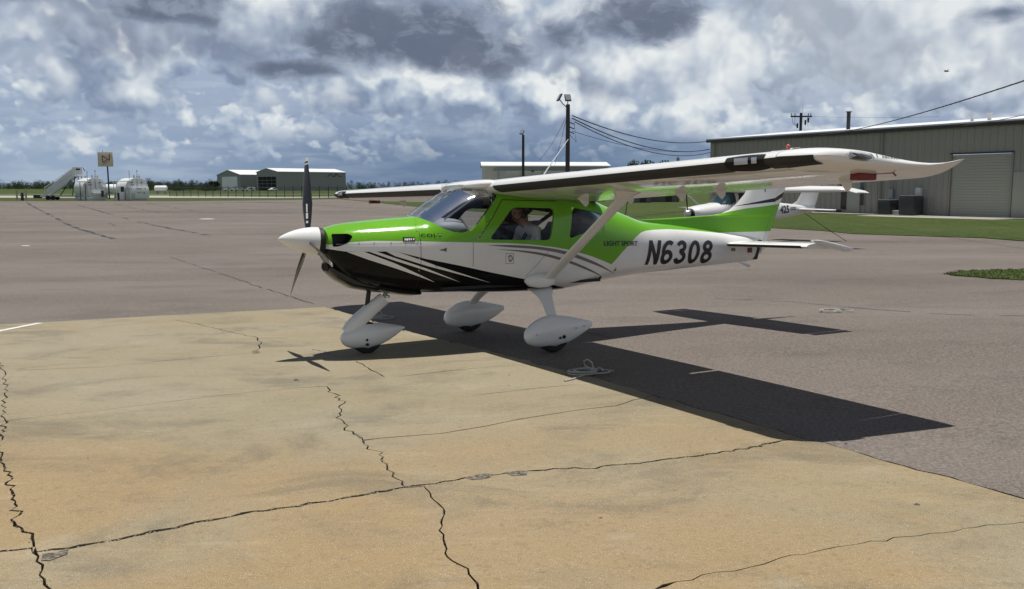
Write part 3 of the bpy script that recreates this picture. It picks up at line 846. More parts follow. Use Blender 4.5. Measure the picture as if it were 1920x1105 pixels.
for sd in (1, -1):
    pane('door_window', WIN_D, -.54, .38, 1.08, 1.52, 'tinted_acrylic', sd)
    pane('rear_window', WIN_R, .43, 1.10, 1.08, 1.52, 'tinted_acrylic', sd)

# ------------------------------------------------------------------ decals wrapped on the skin
def wrap(name, bm, mat, side=1, off=.0025, surf=fside, parent=None, step=.05):
    """bm holds flat faces in (x, z) [stored as x,y]; cut to a grid and laid on the surface"""
    xs_ = [v.co.x for v in bm.verts]; ys_ = [v.co.y for v in bm.verts]
    for lo, hi, no in ((min(xs_), max(xs_), (1, 0, 0)), (min(ys_), max(ys_), (0, 1, 0))):
        k = math.ceil(lo / step) * step
        while k < hi:
            co = (k, 0, 0) if no[0] else (0, k, 0)
            bmesh.ops.bisect_plane(bm, geom=bm.verts[:] + bm.edges[:] + bm.faces[:], plane_co=co, plane_no=no)
            k += step
    bmesh.ops.triangulate(bm, faces=bm.faces[:])
    for v in bm.verts: v.co = L3(v.co.x, side * surf(v.co.x, v.co.y, off), v.co.y)
    bmesh.ops.recalc_face_normals(bm, faces=bm.faces)
    me = bpy.data.meshes.new(name); bm.to_mesh(me); bm.free()
    return link(name, me, MATS[mat], parent or fus, True)
def poly_bm(*polys):
    bm = bmesh.new()
    for p in polys: bm.faces.new([bm.verts.new((a, b, 0)) for a, b in p])
    return bm
def text_bm(txt, h, width=None, shear=0.0, bold=0.0, spacing=1.0):
    cu = bpy.data.curves.new('t', 'FONT'); cu.body = txt; cu.size = 1.0; cu.shear = shear; cu.offset = bold; cu.space_character = spacing; cu.resolution_u = 4
    o = bpy.data.objects.new('t', cu); col.objects.link(o); bpy.context.view_layer.update()
    me = bpy.data.meshes.new_from_object(o.evaluated_get(bpy.context.evaluated_depsgraph_get())); bpy.data.objects.remove(o)
    bm = bmesh.new(); bm.from_mesh(me); bpy.data.meshes.remove(me)
    x0, x1 = min(v.co.x for v in bm.verts), max(v.co.x for v in bm.verts); y0, y1 = min(v.co.y for v in bm.verts), max(v.co.y for v in bm.verts)
    sy = h / (y1 - y0); sx = (width / (x1 - x0)) if width else sy
    for v in bm.verts: v.co = ((v.co.x - x0) * sx, (v.co.y - y0) * sy, 0)
    return bm
def place(bm, x, z, ang=0.0, mirror=False):
    c, s_ = math.cos(ang), math.sin(ang)
    for v in bm.verts:
        a, b = v.co.x, v.co.y
        v.co = (x + a * c - b * s_, z + a * s_ + b * c, 0)
    return bm

def glyph_bm(txt, h, width, shear=.0, t=.175):
    """bold condensed characters drawn as thick strokes"""
    el = lambda cx, cy, rx, ry, a0=0, a1=360, n=22: [(cx + rx * math.cos(R(a0 + (a1 - a0) * i / n)), cy + ry * math.sin(R(a0 + (a1 - a0) * i / n))) for i in range(n + 1)]
    k = t / 2
    G = {'N': [[(k, 0), (k, 1)], [(.64 - k, 0), (.64 - k, 1)], [(k * .9, 1), (.64 - k * .9, 0)]],
         '6': [el(.31, .305, .31 - k, .305 - k), el(.36, .56, .36 - k, .44 - k, 52, 200, 16)],
         '3': [el(.30, .735, .275 - k, .265 - k, 165, -90, 16), el(.30, .285, .31 - k, .285 - k, 90, -168, 18), [(.22, .545), (.34, .545)]],
         '0': [el(.31, .5, .31 - k, .5 - k, n=28)], '8': [el(.31, .735, .275 - k, .265 - k), el(.31, .285, .31 - k, .285 - k)]}
    bm = bmesh.new(); x = 0.0
    tot = len(txt) * .62 + (len(txt) - 1) * .115; sx = width / tot
    for ch in txt:
        for ln in G[ch]:
            L_, R_ = [], []
            for i, p in enumerate(ln):
                closed = (Vector(ln[0]) - Vector(ln[-1])).length < 1e-4
                a = Vector(ln[i - 1] if i else (ln[-2] if closed else ln[0])); b = Vector(ln[i + 1] if i < len(ln) - 1 else (ln[1] if closed else ln[-1]))
                d = (b - a).normalized(); n = Vector((-d.y, d.x)) * k
                L_.append(Vector(p) + n); R_.append(Vector(p) - n)
            for i in range(len(ln) - 1):
                q = [L_[i], L_[i + 1], R_[i + 1], R_[i]]
                bm.faces.new([bm.verts.new(((x + v.x) * sx + shear * v.y * h, min(max(v.y, 0), 1) * h, 0)) for v in q])
        x += .62 + .115
    return bm
for sd in (1, -1):
    wrap('white_slash', poly_bm([(-1.914, 1.062), (-1.767, 1.064), (-1.472, .94), (-1.041, .728), (-1.469, .892), (-1.723, .983)][::-1]), 'white_decal', sd)
    wrap('white_slash', poly_bm([(-1.723, 1.064), (-1.653, 1.064), (-1.473, .993), (-1.158, .877), (-.767, .716), (-1.473, .966)][::-1]), 'white_decal', sd)
    wrap('white_slash', poly_bm([(-1.562, 1.064), (-1.471, 1.062), (-1.05, .900), (-.427, .695), (-1.16, .905), (-1.472, 1.012)][::-1]), 'white_decal', sd)
    g1u = [(-.515, 1.093), (-.22, 1.085), (.034, 1.066), (.297, 1.029), (.499, .983), (.791, .884), (1.22, .705)]; g1l = [(.794, .850), (.499, .945), (.296, .996), (.034, 1.038), (-.22, 1.062)]
    g2u = [(-.395, 1.049), (-.095, 1.025), (.164, .986), (.431, .916), (.725, .811), (1.05, .675)]; g2l = [(.73, .784), (.432, .885), (.164, .959), (-.095, 1.008)]
    def strips(u, l):
        bm = bmesh.new(); n = 26
        fu = bezier_interp([p[0] for p in u], [p[1] for p in u]); lo = [u[0]] + l[::-1] + [u[-1]]; fl = bezier_interp([p[0] for p in lo], [p[1] for p in lo])
        X = [u[0][0] + (u[-1][0] - u[0][0]) * i / n for i in range(n + 1)]
        for i in range(n):
            q = [(X[i], fu(X[i])), (X[i + 1], fu(X[i + 1])), (X[i + 1], fl(X[i + 1]) - 1e-4), (X[i], fl(X[i]) - 1e-4)]
            bm.faces.new([bm.verts.new((a, b, 0)) for a, b in q])
        return bm
    wrap('grey_stripe', strips(g1u, g1l), 'grey_decal', sd); wrap('grey_stripe', strips(g2u, g2l), 'grey_decal', sd)
# lettering on the port side, mirrored run on starboard
def letter(name, txt, x, z, h, w, ang=0.0, shear=0.0, bold=0.0, spacing=1.0, mat='dark_decal'):
    wrap(name, place(text_bm(txt, h, w, shear, bold, spacing), x, z, ang), mat, 1, .0045)
    bm = text_bm(txt, h, w, shear, bold, spacing)
    for v in bm.verts: v.co.x = w - v.co.x
    wrap(name, place(bm, x, z, ang), mat, -1, .0035)
for i, ch in enumerate('N6308'):                       # each character its own decal, both sides
    for sd in (1, -1):
        bm = glyph_bm(ch, .286, .199, .14, .180)
        for v in bm.verts: v.co.x += i * .2335
        if sd < 0:
            for v in bm.verts: v.co.x = 1.17 - v.co.x
        wrap('registration_character', place(bm, 1.640, .795, R(-1.7)), 'dark_decal', sd, .0045)
letter('lettering', 'LIGHT SPORT', .962, 1.040, .055, .525, R(-1.9), 0, .016)
letter('lettering', 'COLT', -1.205, 1.196, .031, .215, R(-1.2), .0, .02, 1.12)
for sd in (1, -1):
    wrap('badge', poly_bm([(-1.386, 1.154), (-1.268, 1.151), (-1.264, 1.193), (-1.382, 1.196)]), 'dark_decal', sd, .0035)
    bars = []
    for i, (a, w) in enumerate([(-1.372, .018), (-1.350, .014), (-1.333, .018), (-1.311, .012), (-1.290, .014)]): bars.append([(a, 1.164), (a + w, 1.164), (a + w + .004, 1.184), (a + .004, 1.184)])
    wrap('badge_print', poly_bm(*bars), 'white_decal', sd, .006)
    wrap('panel_seam', poly_bm([(-1.222, .70), (-1.218, .70), (-1.213, 1.22), (-1.180, 1.37), (-1.184, 1.37), (-1.217, 1.22)]), 'dark_decal', sd, .003)           # cowl joint
    wrap('panel_seam', poly_bm([(-.668, .880), (-.6645, .880), (-.6615, 1.122), (-.665, 1.122)]), 'dark_decal', sd, .003)
    wrap('panel_seam', poly_bm([(-.05, .752), (-.045, .752), (.246, 1.03), (.241, 1.03)]), 'grey_decal', sd, .003)                  # door's lower rear edge
    wrap('panel_seam', poly_bm([(-2.0, 1.140), (-2.0, 1.137), (-1.2, 1.127), (-1.2, 1.130)]), 'grey_decal', sd, .003)
    wrap('panel_seam', poly_bm([(-.30, 1.556), (-.292, 1.556), (-.60, 1.155), (-.608, 1.155)]), 'dark_decal', sd, .003)             # door's front edge
    wrap('panel_seam', poly_bm([(-.30, 1.560), (-.30, 1.553), (.36, 1.535), (.36, 1.542)]), 'dark_decal', sd, .003)
    wrap('placard', poly_bm([(-.296, .895), (-.205, .893), (-.203, 1.000), (-.294, 1.003)]), 'placard' if 'placard' in MATS else 'grey_line', sd, .003) if False else None
    ring = [(-.245 + .030 * math.cos(a), .948 + .034 * math.sin(a)) for a in [i * math.pi / 9 for i in range(-6, 8)]]; rin = [(-.245 + .022 * math.cos(a), .948 + .025 * math.sin(a)) for a in [i * math.pi / 9 for i in range(-6, 8)]]
    bm = poly_bm(*[[ring[i], ring[i + 1], rin[i + 1], rin[i]] for i in range(len(ring) - 1)], [(-.268, .965), (-.240, .963), (-.240, .958), (-.268, .960)], [(-.266, .950), (-.246, .949), (-.246, .944), (-.266, .945)], [(-.268, .935), (-.240, .934), (-.240, .929), (-.268, .930)])
    wrap('lock_placard', bm, 'dark_decal', sd, .004)
    fr = [(-.297, .893), (-.203, .891), (-.201, 1.001), (-.295, 1.004)]; fi = [(-.293, .897), (-.207, .895), (-.205, .997), (-.291, 1.0)]
    wrap('placard_border', poly_bm(*[[fr[i], fr[(i + 1) % 4], fi[(i + 1) % 4], fi[i]] for i in range(4)]), 'grey_decal', sd, .003)
    wrap('vent_triangle', poly_bm([(1.150, .748), (1.195, .746), (1.178, .795)]), 'grey_decal', sd, .003)
    wrap('static_plate', poly_bm([(3.14, .900), (3.22, .897), (3.22, .937), (3.14, .940)]), 'grey_decal', sd, .003)
    wrap('tail_flag', poly_bm([(3.455, .868), (3.55, .865), (3.55, .93), (3.455, .932)]), 'red_paint', sd, .003)
    wrap('tail_flag', poly_bm([(3.465, .880), (3.50, .879), (3.50, .925), (3.465, .926)]), 'dark_decal', sd, .0045)
    # NACA vent and fasteners
    wrap('vent', poly_bm([(-1.028, 1.057), (-.962, 1.044), (-.958, 1.076), (-1.028, 1.061)]), 'grey_decal', sd, .003)
    wrap('vent', poly_bm([(-.966, 1.040), (-.956, 1.040), (-.954, 1.080), (-.964, 1.080)]), 'dark_decal', sd, .004)
    mb = MB()
    for x, z in [(-1.80, 1.148), (-1.66, 1.147), (-1.50, 1.145), (-1.36, 1.142), (-1.25, 1.140), (-1.235, 1.162), (-1.235, 1.10), (-1.235, .98), (-1.235, .86), (-1.23, 1.25), (-1.21, 1.32), (-.02, .925), (-.60, 1.16), (-.58, 1.20), (-.545, 1.25), (-.50, 1.31), (-.45, 1.38)]:
        y = sd * fside(x, z, .002); MB().tube([L3(x, y - sd * .004, z), L3(x, y + sd * .002, z)], .006, 8).build('fastener', MATS['steel'], fus)

# ------------------------------------------------------------------ spinner and propeller
pr_c = Vector(L3(-2.115, 0, 1.166)); axd = (Vector(L3(-2.49, 0, 1.200)) - pr_c).normalized()
prop = empty('propeller_hub'); prop.parent = plane
u1 = axd.cross(Vector((0, 0, 1))).normalized(); u2 = u1.cross(axd).normalized()       # u1 sideways, u2 up
if u1.y > 0: u1 = -u1                                                                  # towards port
mb = MB(); rings = []
for i in range(15):
    t = i / 14; r_ = .141 * (1 - t ** 1.75) ** .78 if t < 1 else .0012
    c = pr_c + axd * (.388 * t)
    rings.append([c + u1 * max(r_, .0012) * math.cos(2 * math.pi * k / 32) + u2 * max(r_, .0012) * math.sin(2 * math.pi * k / 32) for k in range(32)])
mb.loft(rings); mb.build('spinner', MATS['white_paint'], plane, smooth=True, angle=50)
bpy.data.objects.remove(prop)
MB().tube([pr_c - axd * .065, pr_c - axd * .004], .134, 32).build('backplate', MATS['black_matte'], plane, smooth=True)
def m_blade(t, b):
    p = objc(t); n = t.noise(p, 25, 4, .6)
    t.l.new(t.mix(n, (.010, .011, .013, 1), (.030, .031, .034, 1)), b.inputs['Base Color'])
principled('carbon', (.018, .018, .02), .34, coat=.5, fn=m_blade)
for an in (106, -14, -134):
    a = R(an); rad = u1 * math.cos(a) + u2 * math.sin(a); tan = axd.cross(rad).normalized()
    mb = MB(); rings = []
    hub = pr_c + axd * .085
    for i in range(15):
        t = i / 14; r_ = .10 + .775 * t
        ch = .5 * np.interp(t, [0, .12, .35, .7, .93, 1], [.045, .075, .118, .092, .055, .020]); tw = R(np.interp(t, [0, 1], [52, 20])); th = np.interp(t, [0, .2, 1], [.018, .011, .003])
        cd = tan * math.cos(tw) + axd * math.sin(tw); nd = rad.cross(cd).normalized(); c = hub + rad * r_
        rings.append([c + cd * ch * math.cos(k * math.pi / 8) + nd * th * math.sin(k * math.pi / 8) for k in range(16)])
    bl = None
    mb.loft(rings); bl = mb.build('propeller_blade', MATS['carbon'], plane, smooth=True, angle=60)
    def band(t0, t1, mat, nm):
        mb = MB(); rr = []
        for t in (t0, (t0 + t1) / 2, t1):
            r_ = .10 + .775 * t
            ch = .5 * np.interp(t, [0, .12, .35, .7, .93, 1], [.045, .075, .118, .092, .055, .020]) + .0012; tw = R(np.interp(t, [0, 1], [52, 20])); th = np.interp(t, [0, .2, 1], [.018, .011, .003]) + .0012
            cd = tan * math.cos(tw) + axd * math.sin(tw); nd = rad.cross(cd).normalized(); c = hub + rad * r_
            rr.append([c + cd * ch * math.cos(k * math.pi / 8) + nd * th * math.sin(k * math.pi / 8) for k in range(16)])
        mb.loft(rr).build(nm, MATS[mat], bl, smooth=True)
    band(.895, .915, 'white_decal', 'tip_band'); band(.94, .995, 'white_decal', 'tip_band')
    # maker's strip along the blade root
    mb = MB()
    for t0, t1, w in ((.10, .13, .30), (.16, .24, .26), (.25, .36, .16)):
        for t, sgn in ((t0, 1),):
            q = []
            for tt in (t0, t1):
                r_ = .10 + .775 * tt; ch = .5 * np.interp(tt, [0, .12, .35, .7, .93, 1], [.045, .075, .118, .092, .055, .020]); tw = R(np.interp(tt, [0, 1], [52, 20])); th = np.interp(tt, [0, .2, 1], [.018, .011, .003])
                cd = tan * math.cos(tw) + axd * math.sin(tw); nd = rad.cross(cd).normalized(); c = hub + rad * r_
                for e in (-w, w): q.append((c + cd * ch * e, nd * (th * .99 + .0015)))
            for s2 in (1, -1): mb.add([p + o * s2 for p, o in q], [(0, 1, 3, 2)])
    mb.build('blade_print', MATS['white_decal'], bl)
# chin scoop and oil-cooler intake under the nose
def tubeloft(secs, n=20, e=2.4):
    """secs: x, s centre, z centre, half width, half height"""
    rings = []
    for x, s_, z, w, h in secs:
        rings.append([L3(x, s_ + w * math.copysign(abs(math.cos(2 * math.pi * k / n)) ** (2 / e), math.cos(2 * math.pi * k / n)), z + h * math.copysign(abs(math.sin(2 * math.pi * k / n)) ** (2 / e), math.sin(2 * math.pi * k / n))) for k in range(n)])
    return MB().loft(rings)
tubeloft([(-2.03, 0, .905, .15, .055), (-1.95, 0, .845, .18, .075), (-1.80, 0, .765, .19, .085), (-1.55, 0, .700, .17, .075), (-1.35, 0, .66, .12, .05)]).build('chin_scoop', MATS['black_paint'], plane, smooth=True, angle=50)
tubeloft([(-2.041, 0, .905, .118, .037), (-2.0, 0, .89, .118, .037)]).build('scoop_mouth', MATS['void'], plane)
tubeloft([(-1.55, 0, .690, .26, .045), (-1.35, 0, .648, .30, .050), (-1.20, 0, .628, .30, .050), (-1.12, 0, .612, .29, .030)]).build('cowl_outlet', MATS['black_paint'], plane, smooth=True, angle=40)

# ------------------------------------------------------------------ wing
def zle(s): return 1.683 + .0125 * s
def zte(s): return 1.525 + .020 * s 
XTE0 = .862
def xle(s): return -.467 if s < 4.60 else -.467 + .187 * ((s - 4.60) / .28) ** 2.2 if s < 4.88 else -.28 + 1.05 * ((s - 4.88) / .15)
def xte(s): return XTE0 - .010 * s
AF_T = bezier_interp([0, .0125, .025, .05, .1, .2, .3, .45, .6, .8, 1], [0, .026, .037, .052, .070, .088, .093, .086, .066, .032, .002])
AF_B = bezier_interp([0, .0125, .025, .05, .1, .2, .3, .45, .6, .8, 1], [0, -.020, -.026, -.033, -.040, -.045, -.045, -.039, -.029, -.014, -.001])
TIPZ = bezier_interp([-.47, -.33, 0, .27, .47, .65, .82], [1.742, 1.758, 1.733, 1.700, 1.692, 1.706, 1.735])
def tipk(s): return 1.0 if s < 4.60 else max(.02, 1 - ((s - 4.60) / .432) ** 2.2) ** .5 * (xte(s) - xle(s)) / 1.28
def wpt(s, c, top, off=0.0):
    x0, x1 = xle(s), xte(s); ch = x1 - x0; k = tipk(s)
    zc = zle(s) + (zte(s) - zle(s)) * c
    if s > 4.60:                                    # tip swept up into its pointed trailing corner
        x = x0 + ch * c; cc = (x + .467) / 1.28; q = min(1.0, (s - 4.60) / .42) ** (1.25 + 1.6 * max(0.0, cc) ** 2)
        zc = (zle(s) + (zte(s) - zle(s)) * cc) * (1 - q) + TIPZ(x) * q
    dzz = (AF_T(c) * (1.30 - .095 * max(0.0, min(s, 4.6) - 1.0)) if top else AF_B(c) * 1.30) * k
    return (x0 + ch * c, s, zc + dzz + (off if top else -off))
NC = 26
CS = [.5 * (1 - math.cos(math.pi * i / NC)) for i in range(NC + 1)]
def wing_rings(s_list, c0=0.0, c1=1.0, sd=1, off=0.0):
    rings = []
    cs = [c0 + (c1 - c0) * c for c in CS] if (c0, c1) != (0.0, 1.0) else CS
    for s in s_list:
        up = [wpt(s, c, True, off) for c in cs]; lo = [wpt(s, c, False, off) for c in cs]
        if c0 == 0.0: ring = up + lo[1:][::-1] if c1 < 1 else up + lo[1:-1][::-1]
        else: ring = up + (lo[:-1][::-1] if c1 == 1.0 else lo[::-1])
        rings.append([L3(x, sd * s_, z) for x, s_, z in ring])
    return rings
FLAP, AIL = (.55, 2.60), (2.64, 4.60)
HC = .765                                            # hinge line of flap and aileron
principled('seam', (.33, .32, .30), .5)
for sd in (1, -1):
    s_main = [0.0, .55] + [.6 + (4.6 - .6) * i / 16 for i in range(17)]
    mb = MB(); mb.loft(wing_rings(s_main, 0.0, HC, sd))
    w = mb.build('wing', MATS['white_paint'], plane, smooth=True, angle=35)
    tip_s = [4.605, 4.66, 4.72, 4.78, 4.83, 4.87, 4.89, 4.91, 4.93, 4.95, 4.97, 4.99, 5.005, 5.018, 5.026]
    MB().loft(wing_rings(tip_s, 0, 1, sd)).build('wing_tip', MATS['white_paint'], w, smooth=True, angle=60)
    MB().loft(wing_rings([0.0, .27, .535], HC - .004, 1.0, sd)).build('root_trailing_fairing', MATS['white_paint'], w, smooth=True, angle=35)
    MB().loft(wing_rings([FLAP[0] + i * (FLAP[1] - FLAP[0]) / 6 for i in range(7)], HC + .0006, 1.0, sd)).build('flap', MATS['white_paint'], w, smooth=True, angle=35)
    MB().loft(wing_rings([AIL[0] + i * (AIL[1] - AIL[0]) / 6 for i in range(7)], HC + .0006, 1.0, sd)).build('aileron', MATS['white_paint'], w, smooth=True, angle=35)
    # black leading-edge boot
    def boot(s0, s1, n, co=.0045, ct=.0016, cb_=.080):
        mb = MB(); rr = []
        for i in range(n + 1):
            s = s0 + (s1 - s0) * i / n
            ring = [wpt(s, ct * (1 - j / 6) ** 2, True, .0022 + (.003 if s > 4.6 else 0)) for j in range(7)] + [wpt(s, cb_ * (j / 6) ** 2, False, .0022 + (.003 if s > 4.6 else 0)) for j in range(1, 7)]
            ring = [(x - .0022 - (.003 if s_ > 4.6 else 0), s_, z) for x, s_, z in ring]
            rr.append([L3(x, sd * s_, z) for x, s_, z in ring])
        n_ = len(rr[0]); vs = [p for r_ in rr for p in r_]
        mb.add(vs, [(i * n_ + k, i * n_ + k + 1, (i + 1) * n_ + k + 1, (i + 1) * n_ + k) for i in range(n) for k in range(n_ - 1)])
        return mb.build('leading_edge_boot', MATS['black_rubber'], w, smooth=True)
    boot(.66, 4.13, 18); boot(4.50, 4.60, 2); boot(4.60, 4.82, 10, .0045)
    # landing light let into the leading edge
    mb = MB(); rr = []
    for i in range(9):
        s = 4.13 + .37 * i / 8; k = 1.0 + .5 * math.sin(math.pi * i / 8)
        ring = [wpt(s, .022 * k * (1 - j / 8) ** 2, True, .003) for j in range(9)] + [wpt(s, .058 * k * (j / 8) ** 2, False, .003) for j in range(1, 9)]
        rr.append([L3(x - .004, sd * s_, z) for x, s_, z in ring])
    n_ = len(rr[0]); mb.add([p for r_ in rr for p in r_], [(i * n_ + k, i * n_ + k + 1, (i + 1) * n_ + k + 1, (i + 1) * n_ + k) for i in range(8) for k in range(n_ - 1)])
    lens = mb.build('landing_light', MATS['void'], w, smooth=True)
    z0 = zle(4.3)
    MB().box(L3(-.476, sd * 4.30, z0), (.012, .13, .045)).build('lamp_reflector', MATS['steel'], lens, bevel=.004)
    MB().box(L3(-.474, sd * 4.42, z0), (.010, .05, .042)).build('lamp_reflector', MATS['steel'], lens, bevel=.004)
    # position light on the tip
    tl = tubeloft([(-.17, sd * 4.895, 1.748, .004, .004), (-.13, sd * 4.905, 1.747, .022, .026), (-.05, sd * 4.915, 1.740, .027, .030), (.02, sd * 4.925, 1.733, .022, .024), (.055, sd * 4.93, 1.730, .004, .004)], 14).build('position_light', MATS['clear_lens'], w, smooth=True)
    tubeloft([(-.14, sd * 4.912, 1.746, .014, .018), (-.05, sd * 4.922, 1.739, .018, .021), (.02, sd * 4.93, 1.732, .012, .014)], 10).build('lamp', MATS['steel'], tl, smooth=True)
    # tie-down block and streamer under the tip
    o = MB().box(L3(.20, sd * 4.72, 1.622), (.17, .08, .050)).build('tip_fitting', MATS['red_paint'], w, bevel=.01)
    MB().tube([L3(.26, sd * 4.74, 1.640), L3(.36, sd * 4.82, 1.645), L3(.38, sd * 4.83, 1.625)], .006, 6).build('streamer', MATS['red_paint'], o)
    # skin joints: hair-thin strips across the chord, a spar line along the span
    for s in (1.15, 1.75, 2.35, 2.95, 3.55, 4.15):
        mb = MB(); cs_ = [.07 + (HC - .075) * i / 14 for i in range(15)]
        for top in (True, False):
            a_ = [wpt(s, c, top, .0012) for c in cs_]; b_ = [(x, q + .004, z) for x, q, z in a_]
            n_ = len(a_); mb.add([L3(x, sd * q, z) for x, q, z in a_ + b_], [(i, i + 1, n_ + i + 1, n_ + i) for i in range(n_ - 1)])
        mb.build('skin_joint', MATS['seam'], w)
    mb = MB(); ss_ = [.7 + 3.85 * i / 20 for i in range(21)]
    a_ = [wpt(s, .30, False, .0012) for s in ss_]; b_ = [wpt(s, .3035, False, .0012) for s in ss_]
    mb.add([L3(x, sd * q, z) for x, q, z in a_ + b_], [(i, i + 1, 21 + i + 1, 21 + i) for i in range(20)]); mb.build('spar_seam', MATS['seam'], w)
    # flap and aileron hinge brackets
    for s in (.80, 1.62, 2.42, 2.95, 4.30):
        x = -.467 + (xte(s) + .467) * HC; z = wpt(s, HC, False)[2]
        MB().prism([(x - .09, z + .01), (x + .05, z + .01), (x + .045, z - .055), (x + .015, z - .085), (x - .005, z - .075)], sd * (s + .008), lambda a, b, c: L3(a, c, b), lo=sd * (s - .008)).build('hinge_bracket', MATS['white_paint'], w, bevel=.003)
    # lift strut with end fairings
    a, b = Vector(L3(.19, sd * .585, .700)), Vector(L3(.20, sd * 2.06, 1.585))
    rr = []
    for t in [i / 12 for i in range(13)]:
        c = a.lerp(b, t); cd = Vector((1, 0, 0)); ax_ = (b - a).normalized(); nd = ax_.cross(cd).normalized(); k = 1 + .35 * max(0, (t - .9) / .1)
        rr.append([c + cd * .062 * k * math.cos(2 * math.pi * j / 16) * (1 if math.cos(2 * math.pi * j / 16) < 0 else 1.25) + nd * .022 * math.sin(2 * math.pi * j / 16) for j in range(16)])
    stt = MB().loft(rr).build('lift_strut', MATS['white_paint'], plane, smooth=True, angle=60)
    rr = []
    for t, k in ((0, .5), (.3, .8), (.65, 1.25), (1, 2.1)):
        c = Vector(L3(.20, sd * 1.90, 1.487)).lerp(Vector(L3(.21, sd * 2.10, 1.610)), t); rr.append([c + Vector((1, 0, 0)) * .10 * k * math.cos(2 * math.pi * j / 16) + Vector((0, sd * -1, 0)) * .040 * k * math.sin(2 * math.pi * j / 16) for j in range(16)])
    MB().loft(rr).build('strut_fairing', MATS['white_paint'], stt, smooth=True, angle=60)
    tubeloft([(-.06, sd * .560, .700, .012, .012), (-.02, sd * .580, .70, .055, .058), (.08, sd * .588, .70, .066, .076), (.20, sd * .588, .70, .060, .074), (.27, sd * .580, .70, .045, .055), (.30, sd * .56, .70, .012, .02)], 18).build('strut_root_fairing', MATS['white_paint'], stt, smooth=True, angle=60)
# maker's lettering on the port tip
def tipwrap(name, bm, mat):
    for v in bm.verts:
        x, q = v.co.x, v.co.y                        # q: 0..1 upward on the rounded edge
        s = 4.925 + .065 * x - .035 * q; s = min(s, 5.02)
        c = (x - xle(s)) / (xte(s) - xle(s)); p = wpt(s, min(max(c, 0.012), 1), True, .004)
        v.co = L3(p[0], p[1] + .002, p[2])
    bmesh.ops.recalc_face_normals(bm, faces=bm.faces)
    me = bpy.data.meshes.new(name); bm.to_mesh(me); bm.free(); return link(name, me, MATS[mat], plane)
tipwrap('lettering', place(text_bm('AIRCRAFT', .42, .165, .1, .02), .125, .05), 'dark_decal')
tipwrap('lettering', place(text_bm('TEXAS', .40, .11, .1, .012, 1.3), .125, .62), 'dark_decal')
tipwrap('emblem', poly_bm([(.085, .1), (.09, .1), (.098, .6), (.115, .95), (.110, .99), (.092, .65)]), 'dark_decal')

# roof fairing between windshield and wing, antennas
tubeloft([(-.60, 0, 1.705, .30, .020), (-.53, 0, 1.712, .50, .045), (-.45, 0, 1.715, .60, .055), (-.38, 0, 1.715, .60, .06)], 28, 3.0).build('roof_fairing', MATS['white_paint'], plane, smooth=True, angle=60)
MB().tube([L3(.46, .0, 1.76), L3(.56, 0, 1.90), L3(.70, 0, 2.07), L3(.845, 0, 2.245)], [.010, .008, .006, .0045], 8).build('whip_antenna', MATS['white_paint'], plane, smooth=True)
MB().tube([L3(.455, 0, 1.745), L3(.475, 0, 1.79)], [.022, .012], 10).build('antenna_base', MATS['white_paint'], plane, smooth=True)
MB().tube([L3(1.625, 0, 1.34), L3(1.66, 0, 1.525)], [.007, .004], 8).build('tail_antenna', MATS['black_matte'], plane, smooth=True)

# ------------------------------------------------------------------ tail
FIN = [(1.76, 1.312), (2.2, 1.325), (2.656, 1.342), (2.95, 1.353), (3.10, 1.372), (3.24, 1.420), (3.36, 1.500), (3.479, 1.609), (3.657, 1.848), (3.83, 2.075), (3.89, 2.140), (3.96, 2.170), (4.14, 2.176)]
HINGE = [(4.19, 2.176), (4.002, 1.559), (3.777, .987)]
def fin_material(t, b):
    p = objc(t); x, y, z = t.sep(p)
    top = curve_node(t, x, [(1.7, 1.6), (2.60, 1.6), (2.90, 1.349), (3.04, 1.362), (3.20, 1.392), (3.45, 1.428), (3.80, 1.458), (4.1, 1.487), (4.5, 1.54)], 1.7, 4.6, .5, 2.3)
    bot_ = curve_node(t, x, [(1.7, .6), (2.4, 1.05), (2.87, 1.133), (3.85, 1.131), (4.5, 1.13)], 1.7, 4.6, .5, 2.3)
    g = t.math('MULTIPLY', t.ss(t.math('SUBTRACT', top, z), -.0012, .0012), t.ss(t.math('SUBTRACT', z, bot_), -.0012, .0012))
    w0 = curve_node(t, x, [(1.7, 1.0), (3.30, 1.46), (3.98, 1.512), (4.5, 1.70)], 1.7, 4.6, .5, 2.3); w1 = curve_node(t, x, [(1.7, .9), (3.30, 1.462), (3.98, 1.562), (4.5, 1.78)], 1.7, 4.6, .5, 2.3)
    k = t.math('MULTIPLY', t.ss(t.math('SUBTRACT', z, w0), -.001, .001), t.ss(t.math('SUBTRACT', w1, z), -.001, .001)); k = t.math('MULTIPLY', k, t.math('GREATER_THAN', x, 3.31))
    c = t.mix(g, (*WHITE, 1), (*GREEN, 1)); c = t.mix(k, c, (*BLACK, 1))
    t.l.new(t.vmath('SCALE', c, t.ss(t.noise(p, 2.2, 5, .6), .3, .7, .95, 1.04)), b.inputs['Base Color'])
principled('fin_livery', WHITE, .14, 0, 0.0, fn=fin_material)
def slabfin(le, te_f, zs, thick, nose=True):
    """symmetrical surface: rings in z between a leading-edge curve and a trailing-edge function"""
    rings = []
    for z in zs:
        x0, x1 = le(z), te_f(z); ch = x1 - x0; ring = []
        tk = thick(z)
        for sg in (1, -1):
            cs = [i / 10 for i in range(11)] if sg == 1 else [i / 10 for i in range(9, 0, -1)]
            for c in cs: ring.append(L3(x0 + ch * c, sg * tk * (math.sqrt(max(c, 0)) * (1 - c * .55) * 1.55 if nose else (1 - c)), z))
        rings.append(ring)
    return rings
fle = bezier_interp([p[1] for p in FIN], [p[0] for p in FIN]); hx = bezier_interp([h[1] for h in HINGE][::-1], [h[0] for h in HINGE][::-1])
zs = [1.0, 1.2, 1.306] + [p[1] for p in FIN]
